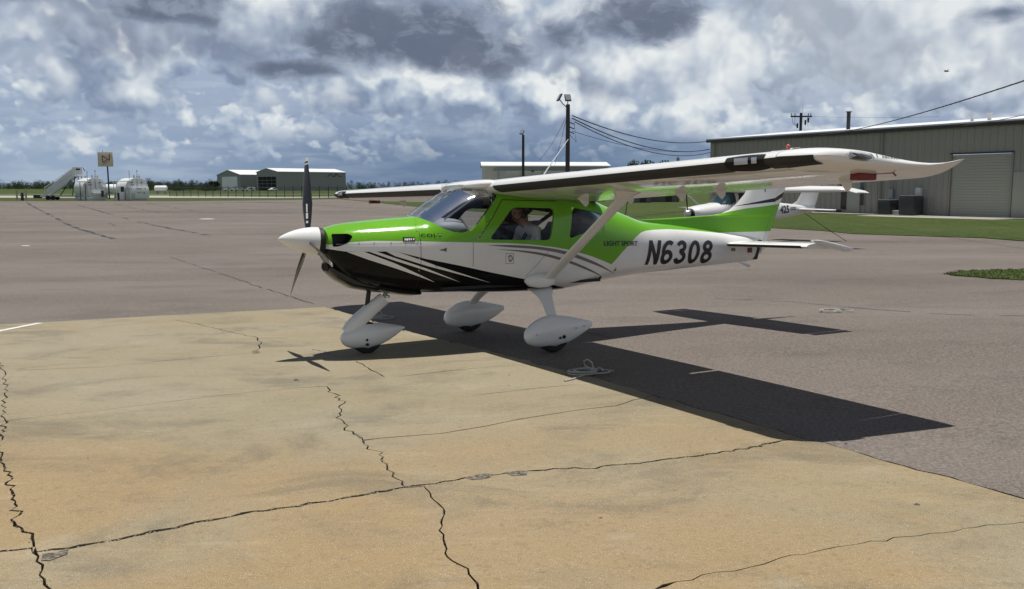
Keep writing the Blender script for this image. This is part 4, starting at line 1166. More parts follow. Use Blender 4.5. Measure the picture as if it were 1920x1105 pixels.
fle2 = lambda z: 1.76 - .0 if z < 1.312 else fle(z)
fin = MB().loft(slabfin(lambda z: 2.6 - (z - 1.0) / .3 * .84 if z < 1.306 else fle2(z), lambda z: hx(z) - .006, sorted(set(zs)), lambda z: .050 if z > 1.34 else .032)).build('fin', MATS['fin_livery'], plane, smooth=True, angle=50)
rte = bezier_interp([.845, .90, 1.032, 1.697, 2.176], [3.74, 3.845, 3.897, 4.198, 4.46])
MB().loft(slabfin(lambda z: hx(max(z, .987)) + .010 - max(0, .987 - z) * .32, rte, [.845, .90, .96, 1.03, 1.2, 1.45, 1.7, 1.95, 2.176], lambda z: .030, False)).build('rudder', MATS['fin_livery'], plane, smooth=True, angle=50)
MB().prism([(3.60, .775), (3.655, .775), (3.735, 1.02), (3.70, 1.02)], .062, lambda a, b, c: L3(a, c, b), lo=-.062).build('rudder_gap', MATS['black_matte'], plane)
wrapfin = MB().box(L3(3.79, .042, 1.70), (.014, .004, .12), Matrix.Rotation(R(-14), 3, 'Y')).build('fin_mark', MATS['dark_decal'], fin)
bt = MB().prism([(4.05, 2.17), (4.22, 2.17), (4.30, 2.215), (4.44, 2.222), (4.44, 2.205), (4.30, 2.196)], .02, lambda a, b, c: L3(a, c, b), lo=-.02).build('fin_cap', MATS['white_paint'], fin, bevel=.006)
MB().sphere(L3(4.235, 0, 2.225), (.030, .030, .038)).build('beacon', MATS['beacon'] if 'beacon' in MATS else principled('beacon', (.55, .10, .06), .15, coat=1.), fin, smooth=True)
# tailplane: fixed stabiliser, drooped elevator with horn
for sd in (1, -1):
    ax = lambda s: 3.055 + .075 * s; hxs = lambda s: 3.50 + .015 * s; zst = .985
    def hring(s, x0, x1, t0, nose=True, tilt=0.0, z0=zst):
        ring = []
        for sg in (1, -1):
            cs = [i / 10 for i in range(11)] if sg == 1 else [i / 10 for i in range(9, 0, -1)]
            for c in cs:
                h = t0 * (math.sqrt(c) * (1 - c * .5) * 1.5 if nose else (1 - c)) if c > 0 else 0
                ring.append(L3(x0 + (x1 - x0) * c, sd * s, z0 - tilt * (x1 - x0) * c + sg * h))
        return ring
    st_ = MB().loft([hring(s, ax(s), hxs(s), .044) for s in (.02, .4, .8, 1.2, 1.38)]).build('stabilizer', MATS['white_paint'], plane, smooth=True, angle=50)
    MB().loft([hring(s, hxs(s) + .0008, 3.83 - .02 * s, .018, False, .20) for s in (.06, .4, .8, 1.2, 1.375)]).build('elevator', MATS['white_paint'], st_, smooth=True, angle=50)
    MB().loft([hring(s, 3.20, 3.80, .038 if s < 1.47 else .016, True, .22, 1.058) for s in (1.392, 1.42, 1.46, 1.50, 1.525)]).build('elevator_horn', MATS['white_paint'], st_, smooth=True, angle=50)
    mb = MB(); rr = []
    for i in range(9):
        s = .14 + (1.30 - .14) * i / 8; x0, x1 = ax(s), hxs(s); t0 = .044
        pts = [(.014, 1), (.008, 1), (.003, 1), (0, 0), (.012, -1), (.03, -1), (.06, -1), (.11, -1)]
        rr.append([L3(x0 + (x1 - x0) * c - .0022, sd * s, zst + sg * (t0 * math.sqrt(c) * (1 - c * .5) * 1.5 + .0022)) for c, sg in pts])
    n_ = len(rr[0]); mb.add([p for r_ in rr for p in r_], [(i * n_ + k, i * n_ + k + 1, (i + 1) * n_ + k + 1, (i + 1) * n_ + k) for i in range(8) for k in range(n_ - 1)])
    mb.build('leading_edge_boot', MATS['black_rubber'], st_, smooth=True)
MB().prism([(3.36, .755), (3.50, .765), (3.60, .690), (3.57, .672)], .006, lambda a, b, c: L3(a, c, b), lo=-.006).build('tail_skid', MATS['steel'], plane, bevel=.002)

# ------------------------------------------------------------------ landing gear
def pant(cx, cs_, z0, front, rear, width, top, nm, bottom=.092, tailz=.262):
    L = rear - front; rings = []
    prof_t = bezier_interp([0, .03, .1, .22, .38, .55, .8, .96, 1], [.165, .232, .29, .345, .375, .364, .320, .288, .275])
    prof_b = bezier_interp([0, .03, .1, .22, .38, .55, .8, .96, 1], [.165, .118, .078, .058, .052, .066, .138, .208, .226])
    wid = bezier_interp([0, .03, .1, .22, .38, .55, .8, .96, 1], [.004, .052, .084, .106, .115, .106, .060, .022, .014])
    for t in [0, .01, .03, .06, .1, .16, .22, .30, .38, .46, .55, .65, .75, .85, .92, .97, 1]:
        x = front + L * t; zt, zb = prof_t(t), prof_b(t); zt, zb = .165 + (zt - .165) * top, zb
        zm = (zt + zb) / 2; h = (zt - zb) / 2; w_ = wid(t) * width
        rings.append([L3(x, cs_ + w_ * math.copysign(abs(math.cos(a)) ** .85, math.cos(a)), zm + max(h, .004) * math.copysign(abs(math.sin(a)) ** .85, math.sin(a))) for a in [2 * math.pi * k / 24 for k in range(24)]])
    return MB().loft(rings).build(nm, MATS['white_paint'], plane, smooth=True, angle=50)
def wheel(x, s, r_, w_):
    wh = empty('wheel'); wh.parent = plane; wh.location = L3(x, s, r_ - .004)
    n = 32; mb = MB(); prof = [(.62, -.5), (.80, -.5), (.94, -.40), (1.0, -.18), (1.0, .18), (.94, .40), (.80, .5), (.62, .5)]
    rings = [[(r_ * q * math.cos(2 * math.pi * k / n), w_ * y, r_ * q * math.sin(2 * math.pi * k / n)) for q, y in prof] for k in range(n)]
    m = len(prof); mb.add([p for g in rings for p in g], [(k * m + j, k * m + (j + 1) % m, ((k + 1) % n) * m + (j + 1) % m, ((k + 1) % n) * m + j) for k in range(n) for j in range(m)])
    mb.build('tyre', MATS['tyre'], wh, smooth=True, angle=40)
    MB().tube([(0, -w_ * .42, 0), (0, w_ * .42, 0)], r_ * .63, 20).build('rim', MATS['steel'], wh, smooth=True)
for sd in (1, -1):
    s0 = sd * .989
    wheel(.02, s0, .178, .13)
    p = pant(0, s0, 0, -.312, .497, 1.0, 1.0, 'wheel_pant')
    for x, z, r_ in ((.045, .150, .012), (.092, .158, .019)):
        MB().tube([L3(x, s0 + sd * .05, z), L3(x, s0 + sd * .1165, z)], r_, 12).build('access_hole', MATS['void'], p)
    for x, z in ((-.22, .20), (-.10, .115), (.25, .235), (.36, .245), (.02, .30), (.12, .30)):
        MB().tube([L3(x, s0 + sd * .03, z), L3(x, s0 + sd * (.1165 - .30 * max(0, abs(x - .0) - .12) ** 1.5 - .5 * max(0, abs(z - .2) - .05)), z)], .0045, 6).build('screw', MATS['seam'], p)
    # spring leg: wide blade at the fuselage, narrow at the axle
    rr = []
    for t in [i / 12 for i in range(13)]:
        s = .36 + (.985 - .36) * (t ** .9); z = .600 - .30 * t ** 1.5 + (.03 * math.sin(math.pi * t)); x = .235 - .20 * t ** .75
        half = np.interp(t, [0, .25, .5, .8, 1], [.165, .130, .082, .060, .060]); th = np.interp(t, [0, 1], [.030, .022])
        dirv = Vector((0, (.985 - .36), -.30 * 1.5 * max(t, .05) ** .5)).normalized(); nrm = Vector((0, dirv.z, -dirv.y))
        rr.append([L3(x + half * math.cos(a) * (1.0), sd * (s + nrm.y * th * math.sin(a)), z + nrm.z * th * math.sin(a)) for a in [2 * math.pi * k / 16 for k in range(16)]])
    MB().loft(rr).build('gear_leg', MATS['white_paint'], plane, smooth=True, angle=60)
wheel(-1.625, 0, .165, .115)
npant = pant(0, 0, 0, -1.905, -1.205, .92, .72, 'wheel_pant')
for x, z, r_ in ((-1.655, .148, .013), (-1.650, .100, .015)):
    MB().tube([L3(x, .04, z), L3(x, .1075, z)], r_, 12).build('access_hole', MATS['void'], npant)
rr = []
for t, hw_, th in ((0, .07, .050), (.15, .085, .068), (.35, .080, .072), (.7, .072, .060), (1, .068, .050)):
    c = Vector(L3(-1.835, 0, .215)).lerp(Vector(L3(-1.425, 0, .555)), t) + Vector((-.012, 0, .008)) * math.sin(math.pi * t); d = Vector(L3(.64, 0, -.77))
    rr.append([c + d * hw_ * math.cos(a) + Vector((0, 1, 0)) * th * math.copysign(abs(math.sin(a)) ** .7, math.sin(a)) for a in [2 * math.pi * k / 18 for k in range(18)]])
fk = MB().loft(rr).build('nose_leg_fairing', MATS['white_paint'], plane, smooth=True, angle=45)
MB().tube([L3(-1.62, 0, .42), L3(-1.572, 0, .72)], .024, 12).build('shock_strut', MATS['black_matte'], plane, smooth=True)
MB().tube([L3(-1.45, 0, .535), L3(-1.38, 0, .64)], .020, 10).build('pivot_tube', MATS['steel'], plane, smooth=True)
MB().box(L3(-1.40, 0, .575), (.05, .11, .03)).build('pivot_bracket', MATS['steel'], plane, bevel=.006)

# ------------------------------------------------------------------ cockpit
MB().box(L3(.0, 0, .66), (1.9, .96, .03)).build('cabin_floor', MATS['dark_cloth'], plane)
tubeloft([(-1.06, 0, 1.250, .30, .05), (-1.02, 0, 1.262, .44, .085), (-.92, 0, 1.262, .500, .115), (-.80, 0, 1.258, .505, .125), (-.71, 0, 1.252, .495, .120), (-.67, 0, 1.248, .46, .09)], 28, 2.6).build('glareshield', MATS['grey_plastic'], plane, smooth=True, angle=60)
MB().box(L3(-.68, 0, 1.10), (.05, .92, .30)).build('instrument_panel', MATS['black_matte'], plane, bevel=.01)
for s in (-.32, -.08, .10, .33):
    MB().box(L3(-.648, s, 1.16), (.012, .19 if abs(s) > .2 else .12, .14)).build('display', MATS['void'], plane, bevel=.004)
for sd in (1, -1):
    MB().tube([L3(-.90, sd * .40, 1.36), L3(-.42, sd * .46, 1.68)], .010, 8).build('frame_tube', MATS['steel'], plane, smooth=True)
    MB().tube([L3(-.98, sd * .13, 1.375), L3(-.46, sd * .16, 1.70)], .010, 8).build('frame_tube', MATS['steel'], plane, smooth=True)
MB().box(L3(-.80, .18, 1.425), (.07, .06, .055)).build('compass', MATS['black_matte'], plane, bevel=.012)
MB().tube([L3(-.80, .18, 1.37), L3(-.80, .18, 1.41)], .008, 8).build('compass_mount', MATS['black_matte'], plane)
MB().prism([(-.36, 1.705), (1.0, 1.56), (1.0, 1.53), (-.36, 1.665)], .52, lambda a, b, c: L3(a, c, b), lo=-.52).build('headliner', MATS['black_matte'], plane)
for s0 in (.28, -.28):
    tubeloft([(-.12, s0, .86, .21, .05), (.05, s0, .85, .225, .065), (.26, s0, .84, .225, .065), (.36, s0, .86, .22, .07)], 20, 3).build('seat_cushion', MATS['dark_cloth'], plane, smooth=True)
    rr = []
    for t in [i / 8 for i in range(9)]:
        x, z = .33 + .17 * t, .88 + .44 * t; w_ = .22 * (1 - .35 * max(0, t - .7) / .3); rr.append([L3(x + .05 * math.cos(a), s0 + w_ * math.copysign(abs(math.sin(a)) ** .6, math.sin(a)), z + .01 * math.sin(a)) for a in [2 * math.pi * k / 18 for k in range(18)]])
    MB().loft(rr).build('seat_back', MATS['dark_cloth'], plane, smooth=True, angle=60)
MB().box(L3(.98, 0, 1.02), (.03, .86, .70)).build('baggage_bulkhead', MATS['dark_cloth'], plane)
# shoulder harness straps
for s0 in (.28, -.28):
    MB().tube([L3(.62, s0 + .02, 1.55), L3(.40, s0 + .06, 1.40), L3(.20, s0 + .08, 1.285), L3(.07, s0 + .075, 1.18), L3(.0, s0 + .02, 1.02)], .022, 8, flat=.3).build('harness_strap', MATS['black_matte'], plane, smooth=True)
# ------------------------------------------------------------------ people in the cabin
def m_skin(t, b): t.l.new(t.mix(t.noise(objc(t), 20, 3, .6), (.40, .20, .14, 1), (.50, .27, .19, 1)), b.inputs['Base Color'])
principled('skin', (.45, .24, .17), .55, fn=m_skin)
def cloth(name, c):
    def fn(t, b):
        n = t.noise(objc(t), 9, 4, .6); t.l.new(t.mix(n, tuple(x * .82 for x in c) + (1,), tuple(c) + (1,)), b.inputs['Base Color']); bump(t, b, n, .5, .03)
    return principled(name, c, .9, fn=fn)
cloth('white_shirt', (.62, .62, .63)); cloth('blue_shirt', (.05, .06, .09)); cloth('trousers', (.05, .055, .07)); principled('hair', (.055, .040, .030), .7)
def skin_mesh(name, J, E, root=0, sub=2):
    me = bpy.data.meshes.new(name); me.from_pydata([L3(*j[:3]) for j in J], E, [])
    o = bpy.data.objects.new('tmp', me); col.objects.link(o)
    o.modifiers.new('skin', 'SKIN')
    for i, sv in enumerate(me.skin_vertices[0].data):
        r_ = J[i][3]; sv.radius = r_ if isinstance(r_, tuple) else (r_, r_); sv.use_root = (i == root)
    m = o.modifiers.new('sub', 'SUBSURF'); m.levels = sub; m.render_levels = sub
    bpy.context.view_layer.update()
    out = bpy.data.meshes.new_from_object(o.evaluated_get(bpy.context.evaluated_depsgraph_get()))
    bpy.data.objects.remove(o)
    return out
def person(s0, dx, dz, shirt, label, flip):
    """seated, facing forward: hands on lap / controls"""
    f = 1 if flip else -1
    J = [(.21, 0, .985, (.15, .12)), (.20, 0, 1.08, (.145, .11)), (.175, 0, 1.175, (.155, .115)), (.145, 0, 1.235, (.12, .095)), (.115, 0, 1.285, (.052, .055)), (.095, 0, 1.325, (.054, .058)),
         (.060, 0, 1.375, (.072, .085)), (.050, 0, 1.430, (.078, .092)), (.058, 0, 1.478, (.062, .072)), (-.005, 0, 1.350, (.030, .028)), (-.040, 0, 1.395, (.011, .012))]
    E = [(0, 1), (1, 2), (2, 3), (3, 4), (4, 5), (5, 6), (6, 7), (7, 8), (6, 9), (7, 10)]
    for sd in (1, -1):
        b = len(J)
        J += [(.150, sd * .165, 1.225, .062), (.135, sd * .215, 1.12, .052), (.06, sd * .225, 1.00, .045), (-.06, sd * .19, .985, .038), (-.165, sd * .15, .995, .030), (-.215, sd * .135, .985, (.040, .020)),
              (-.255, sd * .115, .972, .011), (-.285, sd * .112, .955, .009), (-.260, sd * .135, .972, .011), (-.292, sd * .134, .952, .009), (-.256, sd * .155, .970, .010), (-.285, sd * .156, .952, .009), (-.245, sd * .172, .970, .009), (-.268, sd * .176, .955, .008), (-.20, sd * .098, .975, .011), (-.228, sd * .082, .962, .010)]
        E += [(3, b), (b, b + 1), (b + 1, b + 2), (b + 2, b + 3), (b + 3, b + 4), (b + 4, b + 5), (b + 5, b + 6), (b + 6, b + 7), (b + 5, b + 8), (b + 8, b + 9), (b + 5, b + 10), (b + 10, b + 11), (b + 5, b + 12), (b + 12, b + 13), (b + 4, b + 14), (b + 14, b + 15)]
        b = len(J)
        J += [(.12, sd * .09, .955, .092), (-.12, sd * .11, .965, .075), (-.24, sd * .12, .945, .062), (-.36, sd * .12, .82, .052), (-.46, sd * .12, .735, .042), (-.56, sd * .13, .712, (.040, .030))]
        E += [(0, b), (b, b + 1), (b + 1, b + 2), (b + 2, b + 3), (b + 3, b + 4), (b + 4, b + 5)]
    J = [(x + dx, s0 + s * 1.0, z + dz, r_) for x, s, z, r_ in J]
    me = skin_mesh('person', J, E)
    for p in me.polygons:
        x, z, s = p.center.x - dx, p.center.z - dz, abs(-p.center.y - s0)
        if z > 1.287 - (.03 if x < .08 else 0) and s < .14: p.material_index = 1
        elif x < -.02 and s > .06 and z > .94 and z < 1.05 and x < -.03 and s > .08 and z > .968: p.material_index = 1
        elif z < .965 and x < .15: p.material_index = 2
    o = link('person', me, [MATS[shirt], MATS['skin'], MATS['trousers']], None, True)
    o.matrix_world = plane.matrix_basis
    tag(o, label, 'person')
    q = lambda x, s, z: L3(x + dx, s0 + s, z + dz)
    # hair, ears, eyes, headset
    h = MB(); h.sphere(q(.070, 0, 1.452), (.088, .080, .080), 18, 12)
    bm = h.bm(); bmesh.ops.delete(bm, geom=[v for v in bm.verts if v.co.z - dz < 1.425 + max(0, (.075 - (v.co.x - dx))) * .75], context='VERTS'); hm = bpy.data.meshes.new('hair'); bm.to_mesh(hm); bm.free()
    link('hair', hm, MATS['hair'], o, True)
    hs = MB()
    hs.tube([q(.055, .092 * math.cos(a), 1.415 + .118 * math.sin(a)) for a in [math.pi * i / 12 for i in range(13)]], .008, 6)
    hs.tube([q(.04, .080 , 1.385), q(-.01, .085, 1.345), q(-.052, .05, 1.345)], .004, 6); hs.sphere(q(-.056, .035, 1.346), (.012, .018, .012), 8, 6)
    hd = hs.build('headset', MATS['black_matte'], o, smooth=True)
    for sd in (1, -1):
        MB().sphere(q(.055, sd * .088, 1.398), (.036, .022, .044), 12, 8).build('ear_cup', MATS['black_matte'], hd, smooth=True)
        MB().sphere(q(-.026, sd * .030, 1.418), (.010, .012, .007), 8, 6).build('eye', MATS['black_matte'], o, smooth=True)
    MB().sphere(q(-.024, 0, 1.358), (.012, .024, .006), 8, 6).build('mouth', MATS['lips'] if 'lips' in MATS else principled('lips', (.30, .10, .08), .5), o, smooth=True)
    return o
person(.27, .0, .0, 'white_shirt', 'person in a pale shirt and headset sitting by the near door window', True)
person(-.27, -.02, .01, 'blue_shirt', 'person in dark clothes with headset in the far cabin seat', False)
# ------------------------------------------------------------------ tie-down ropes
def m_rope(t, b):
    p = objc(t); w = t.new('ShaderNodeTexWave'); w.inputs['Scale'].default_value = 60; w.inputs['Distortion'].default_value = 2; t.put(w.inputs['Vector'], p)
    t.l.new(t.mix(w.outputs['Fac'], (.26, .25, .22, 1), (.55, .54, .50, 1)), b.inputs['Base Color'])
principled('rope', (.5, .49, .45), .9, fn=m_rope)
def rope(u, v, size, turns, label, seed, tail=None, loop_up=False):
    r = random.Random(seed); cx, cy = gp(u, v); pts = []
    n = 26 * turns
    for i in range(n):
        a = 2 * math.pi * i / 26; k = size * (1 + .28 * math.sin(a * .37 + seed) + .12 * r.uniform(-1, 1)); ex = 1.15 + .25 * math.sin(a * .21)
        x = cx + k * ex * math.cos(a) + .05 * math.sin(i * .11 + seed); y = cy + k * .85 * math.sin(a) + .04 * math.cos(i * .17)
        pts.append((x, y, gz(x, y) + .010 + .012 * (i // 26) * .6 + .006 * r.random()))
    if loop_up:
        x, y = cx - size * .3, cy
        pts += [(x - .05, y, gz(x, y) + .04), (x - .02, y, gz(x, y) + .14), (x + .06, y + .02, gz(x, y) + .17), (x + .10, y + .02, gz(x, y) + .10), (x + .12, y, gz(x, y) + .03)]
    if tail:
        x1, y1 = gp(*tail); x0, y0 = pts[-1][:2]
        for i in range(1, 8): q = i / 7; x, y = x0 + (x1 - x0) * q, y0 + (y1 - y0) * q + .03 * math.sin(q * 6); pts.append((x, y, gz(x, y) + .010))
    # smooth
    for _ in range(2): pts = [pts[0]] + [tuple((Vector(pts[i - 1]) + Vector(pts[i]) * 2 + Vector(pts[i + 1])) / 4) for i in range(1, len(pts) - 1)] + [pts[-1]]
    o = MB().tube(pts, .0068, 6).build('tie_down_rope', MATS['rope'], smooth=True)
    x, y = cx + size * .9, cy
    k = MB().tube([(x + .03 * math.cos(a), y, gz(x, y) + .022 + .028 * math.sin(a)) for a in [i * math.pi / 6 for i in range(7)]], .006, 6).build('anchor_ring', MATS['steel'], o, smooth=True)
    tag(o, label, 'rope', 'tie-down ropes on the apron')
rope(1100, 701, .125, 4, 'coiled rope in the wing shadow at the pad edge, tail on the sunlit concrete', 2, (1058, 716), True)
rope(706, 598, .11, 3, 'coiled pale rope on the pad edge just behind the nose wheel', 5, None, True)
rope(1563, 585, .135, 3, 'coiled white rope alone on the asphalt beyond the tail shadow', 9)

# ------------------------------------------------------------------ metal building on the right
def siding(name, c, amt=.10):
    def fn(t, b):
        p = objc(t); n = t.noise(p, .6, 5, .6); s_ = t.noise(t.vmath('MULTIPLY', p, (5, 5, .35)), .9, 4, .6); x, y, z = t.sep(p)
        v = t.math('ADD', 1.0, t.math('MULTIPLY', t.math('SUBTRACT', t.math('ADD', n, s_), 1.0), 2 * amt))
        cc = t.vmath('SCALE', tuple(c), v)
        t.l.new(cc, b.inputs['Base Color'])
    return principled(name, c, .55, .0, fn=fn)
siding('tan_siding', (.310, .293, .258)); siding('tan_door', (.36, .355, .305), .05); weathered('white_roof', (.72, .73, .74), .4, .05, .4); weathered('dark_trim', (.035, .033, .032), .5, .1)
weathered('white_metal', (.66, .67, .67), .45, .06, .8); weathered('grey_metal', (.30, .31, .32), .45, .08, .8); weathered('dark_metal', (.030, .032, .036), .5, .1, .8); principled('dark_glass', (.012, .015, .018), .05, coat=1.)
BA, BB = Vector((43.5, 55.5)), Vector((20.35, 95.0))          # near and far bottom corners of the long wall
BL_ = (BB - BA).length; bd = (BB - BA).normalized(); BANG = math.atan2(bd.y, bd.x)
BZ = -.58; EAVE = 7.05
bld = empty('metal_building', (BA.x, BA.y, BZ), BANG)        # local x along the wall from near end, y into the building is -y (wall faces +y)
tag(bld, 'long tan metal sided building with a roller door and white roof at right', 'building')
# which side is the camera on: local +y must face it
cam_loc = Matrix.Rotation(-BANG, 2) @ (Vector((0, 0)) - BA)
FS = 1 if cam_loc.y > 0 else -1
DEP = 22.0
def bl_at(u, zz=2.0):
    """distance along the wall of the photo column u"""
    d = ray(u, 400); k = d.x / d.y                          # x = k*y ; BA + bd*t
    return (k * BA.y - BA.x) / (bd.x - k * bd.y)
door0, door1 = bl_at(1898), bl_at(1776)
dtop = 4.75
NP = int(BL_ / .60); pw = BL_ / NP
def panel_mesh(h, zoff):
    prof = [(0, 0), (.02, .045), (.075, .045), (.095, 0), (.20, 0), (.215, .012), (.235, .012), (.25, 0), (.40, 0), (.415, .012), (.435, .012), (.45, 0), (pw, 0)]
    mb = MB(); n = len(prof)
    mb.add([(x, FS * y, zoff) for x, y in prof] + [(x, FS * y, zoff + h) for x, y in prof], [(i, i + 1, n + i + 1, n + i) for i in range(n - 1)])
    return mb.mesh('wall_panel')
pm_full, pm_over = panel_mesh(EAVE - .02, .02), panel_mesh(EAVE - dtop - .12, dtop + .12)
d0i, d1i = round(door0 / pw), round(door1 / pw)
d20, d21 = 0, round(bl_at(1912) / pw)
for m_ in (pm_full, pm_over): m_.materials.append(MATS['tan_siding'])
wl = MB()
for a, b in ((0, d0i), (d1i, NP)): wl.box(((a + b) / 2 * pw, -FS * .06, EAVE / 2), ((b - a) * pw, .10, EAVE - .1))
wl.box(((d0i + d1i) / 2 * pw, -FS * .06, (EAVE + dtop) / 2), ((d1i - d0i) * pw, .10, EAVE - dtop - .1))
wall = wl.build('wall', MATS['tan_siding'], bld)
for i in range(NP):
    o = bpy.data.objects.new('wall_panel', pm_over if d0i <= i < d1i else pm_full); o.location = (i * pw, 0, 0); o.parent = wall; col.objects.link(o)
# end wall with its own panels
nb = int(DEP / .60)
ew = MB().box((BL_ - .06, -FS * (DEP / 2 + .12), EAVE / 2), (.10, DEP - .2, EAVE - .1)).build('end_wall', MATS['tan_siding'], bld)
# roof, gutter, trim
ridge = EAVE + 1.1
rf = MB(); rf.prism([(FS * .35, EAVE + .02), (-FS * DEP / 2, ridge), (-FS * DEP / 2, ridge + .10), (FS * .35, EAVE + .14)], BL_ + .3, lambda a, b, c: (c, a, b), lo=-.3)
rf.prism([(-FS * (DEP + .35), EAVE + .02), (-FS * DEP / 2, ridge), (-FS * DEP / 2, ridge + .10), (-FS * (DEP + .35), EAVE + .14)], BL_ + .3, lambda a, b, c: (c, a, b), lo=-.3)
roof = rf.build('roof', MATS['white_roof'], bld)
MB().box((BL_ / 2, FS * .30, EAVE - .10), (BL_ + .5, .20, .26)).build('gutter', MATS['dark_trim'], roof, bevel=.02)
MB().box((BL_ + .05, -FS * DEP / 2, EAVE + .0), (.12, DEP, .25)).build('gable_trim', MATS['dark_trim'], roof)
for u in (1338, 1650): MB().tube([(bl_at(u), FS * .12, .1), (bl_at(u), FS * .12, EAVE - .3)], .075, 4).build('downspout', MATS['grey_siding'] if 'grey_siding' in MATS else siding('grey_siding', (.27, .255, .215)), bld)
for u, h, r_ in ((1555, 1.5, .17), (1783, .4, .12), (1815, .5, .14)):
    x = bl_at(u); yy = -FS * 2.0; zz = EAVE + .15 + 2.0 / (DEP / 2) * 1.1
    q = MB().tube([(x, yy, zz - .1), (x, yy, zz + h)], r_, 12).build('roof_vent', MATS['dark_metal'] if h > 1 else MATS['white_metal'], roof, smooth=True)
    MB().tube([(x, yy, zz + h), (x, yy, zz + h + .07)], r_ * 1.5, 12).build('vent_cap', MATS['dark_metal'] if h > 1 else MATS['white_metal'], q, smooth=True)
# roller door with slats and frame
x0, x1 = d0i * pw, d1i * pw
dr_ = MB().box(((x0 + x1) / 2, -FS * .11, dtop / 2), (x1 - x0, .06, dtop)).build('roller_door', MATS['tan_door'], bld)
ns = 22
slat = MB(); slat.add([(x0 + .04, FS * 0, 0), (x1 - .04, 0, 0), (x1 - .04, FS * .018, .02), (x0 + .04, FS * .018, .02), (x0 + .04, FS * .018, dtop / ns - .025), (x1 - .04, FS * .018, dtop / ns - .025), (x1 - .04, 0, dtop / ns - .002), (x0 + .04, 0, dtop / ns - .002)], [(0, 1, 2, 3), (3, 2, 5, 4), (4, 5, 6, 7)])
slm = slat.mesh('slat'); slm.materials.append(MATS['tan_door'])
for i in range(ns):
    o = bpy.data.objects.new('door_slat', slm); o.location = (0, -FS * .078, i * dtop / ns); o.parent = dr_; col.objects.link(o)
for x in (x0 - .06, x1 + .06): MB().box((x, FS * .02, dtop / 2 + .05), (.14, .16, dtop + .1)).build('door_jamb', MATS['dark_trim'] if False else MATS['grey_siding'], dr_, bevel=.01)
MB().box(((x0 + x1) / 2, FS * .02, dtop + .10), (x1 - x0 + .26, .16, .12)).build('door_header', MATS['dark_trim'], dr_, bevel=.01)
# second doorway at the frame's edge, narrow windows, wall air conditioner, meter, lamps
xx = bl_at(1924); MB().box((xx, FS * .04, 1.75), (2.2, .05, 3.3)).build('service_door', MATS['tan_door'], bld, bevel=.01)
def wwin(u, z0, z1, w_):
    x = bl_at(u); f = MB().box((x, FS * .06, (z0 + z1) / 2), (w_ + .14, .06, z1 - z0 + .14)).build('window_frame', MATS['grey_siding'], bld, bevel=.01)
    MB().box((x, FS * .085, (z0 + z1) / 2), (w_, .02, z1 - z0)).build('window_pane', MATS['dark_glass'], f)
wwin(1616, .75, 2.75, .42); wwin(1582, .35, 3.3, .62)
dx_ = bl_at(1599); MB().box((dx_, FS * .06, 1.7), (1.5, .05, 3.3)).build('personnel_door', MATS['tan_door'], bld, bevel=.01)
x = bl_at(1560); ac = MB().box((x, FS * .25, 2.75), (1.6, .5, .75)).build('wall_air_conditioner', MATS['white_metal'], bld, bevel=.03)
mb = MB()
for i in range(8): mb.box((x - .5 + i * .14, FS * .505, 2.75), (.05, .01, .5))
mb.build('grille', MATS['dark_metal'], ac)
x = bl_at(1671); mt = MB().box((x, FS * .14, 1.75), (.45, .25, .75)).build('electric_meter', MATS['grey_metal'], bld, bevel=.03)
MB().tube([(x - .05, FS * .12, 2.1), (x - .05, FS * .12, 2.9)], .04, 8).build('conduit', MATS['grey_metal'], mt)
x = bl_at(1723); pb = MB().box((x, FS * .16, 1.95), (.45, .3, .6)).build('switch_box', MATS['white_metal'], bld, bevel=.03)
def wpos(t, off, z=0.0):
    nrm = Vector((-bd.y, bd.x)) * FS; p = BA + bd * t + nrm * off; return (p.x, p.y, BZ + z)
# two condenser units on their slabs
def condenser(t, w_, h, label):
    p = wpos(t, 1.3); o = empty('air_conditioner', (p[0], p[1], BZ), BANG); tag(o, label, 'air conditioner', 'air conditioners by the metal building')
    MB().box((0, 0, .05), (w_ + .3, w_ + .3, .10)).build('base_slab', MATS['pale_concrete'], o, bevel=.01)
    b = MB().box((0, 0, .10 + h / 2), (w_, w_, h)).build('housing', MATS['dark_metal'], o, bevel=.05)
    mb = MB()
    for i in range(10): mb.box((0, FS * (w_ / 2 + .008), .22 + i * (h - .25) / 10), (w_ * .86, .02, .03))
    mb.build('louvre', MATS['dark_trim'], b)
    MB().tube([(0, 0, .10 + h), (0, 0, .14 + h)], w_ * .42, 20).build('fan_guard', MATS['dark_trim'], b, smooth=True)
    MB().box((0, 0, .115 + h), (w_ * 1.02, w_ * 1.02, .03)).build('top_rim', MATS['grey_metal'], b, bevel=.01)
condenser(bl_at(1680) - .2, 1.15, 1.15, 'smaller dark air conditioner left of the taller one against the tan wall')
condenser(bl_at(1725) - .1, 1.30, 1.50, 'taller dark air conditioner nearest the roller door')
p = wpos(bl_at(1702), 1.2); tag(MB().box((p[0], p[1], BZ + .22), (.7, .7, .42), Matrix.Rotation(BANG, 3, 'Z')).build('junction_box', MATS['grey_metal'], bevel=.03), 'low grey box between the two dark air conditioners', 'box')
# concrete walk and drive in front
nrm = Vector((-bd.y, bd.x)) * FS
def along(t0, t1, o0, o1): return [tuple(BA + bd * t0 + nrm * o0), tuple(BA + bd * t1 + nrm * o0), tuple(BA + bd * t1 + nrm * o1), tuple(BA + bd * t0 + nrm * o1)]
wk = drape('walkway', refine(along(-12, BL_ + 2, -.4, 2.6), 3), MATS['pale_concrete'], .05, skirt=.12, pts=fan_pts(40, 110, 1.1, 90)); tag(wk, kind='structure')
dv = drape('driveway', refine(along(d0i * pw - 2, d1i * pw + 4.5, 2.6, 5.2), 3), MATS['pale_concrete'], .045, skirt=.12, pts=fan_pts(40, 110, 1.1, 90)); tag(dv, kind='structure')
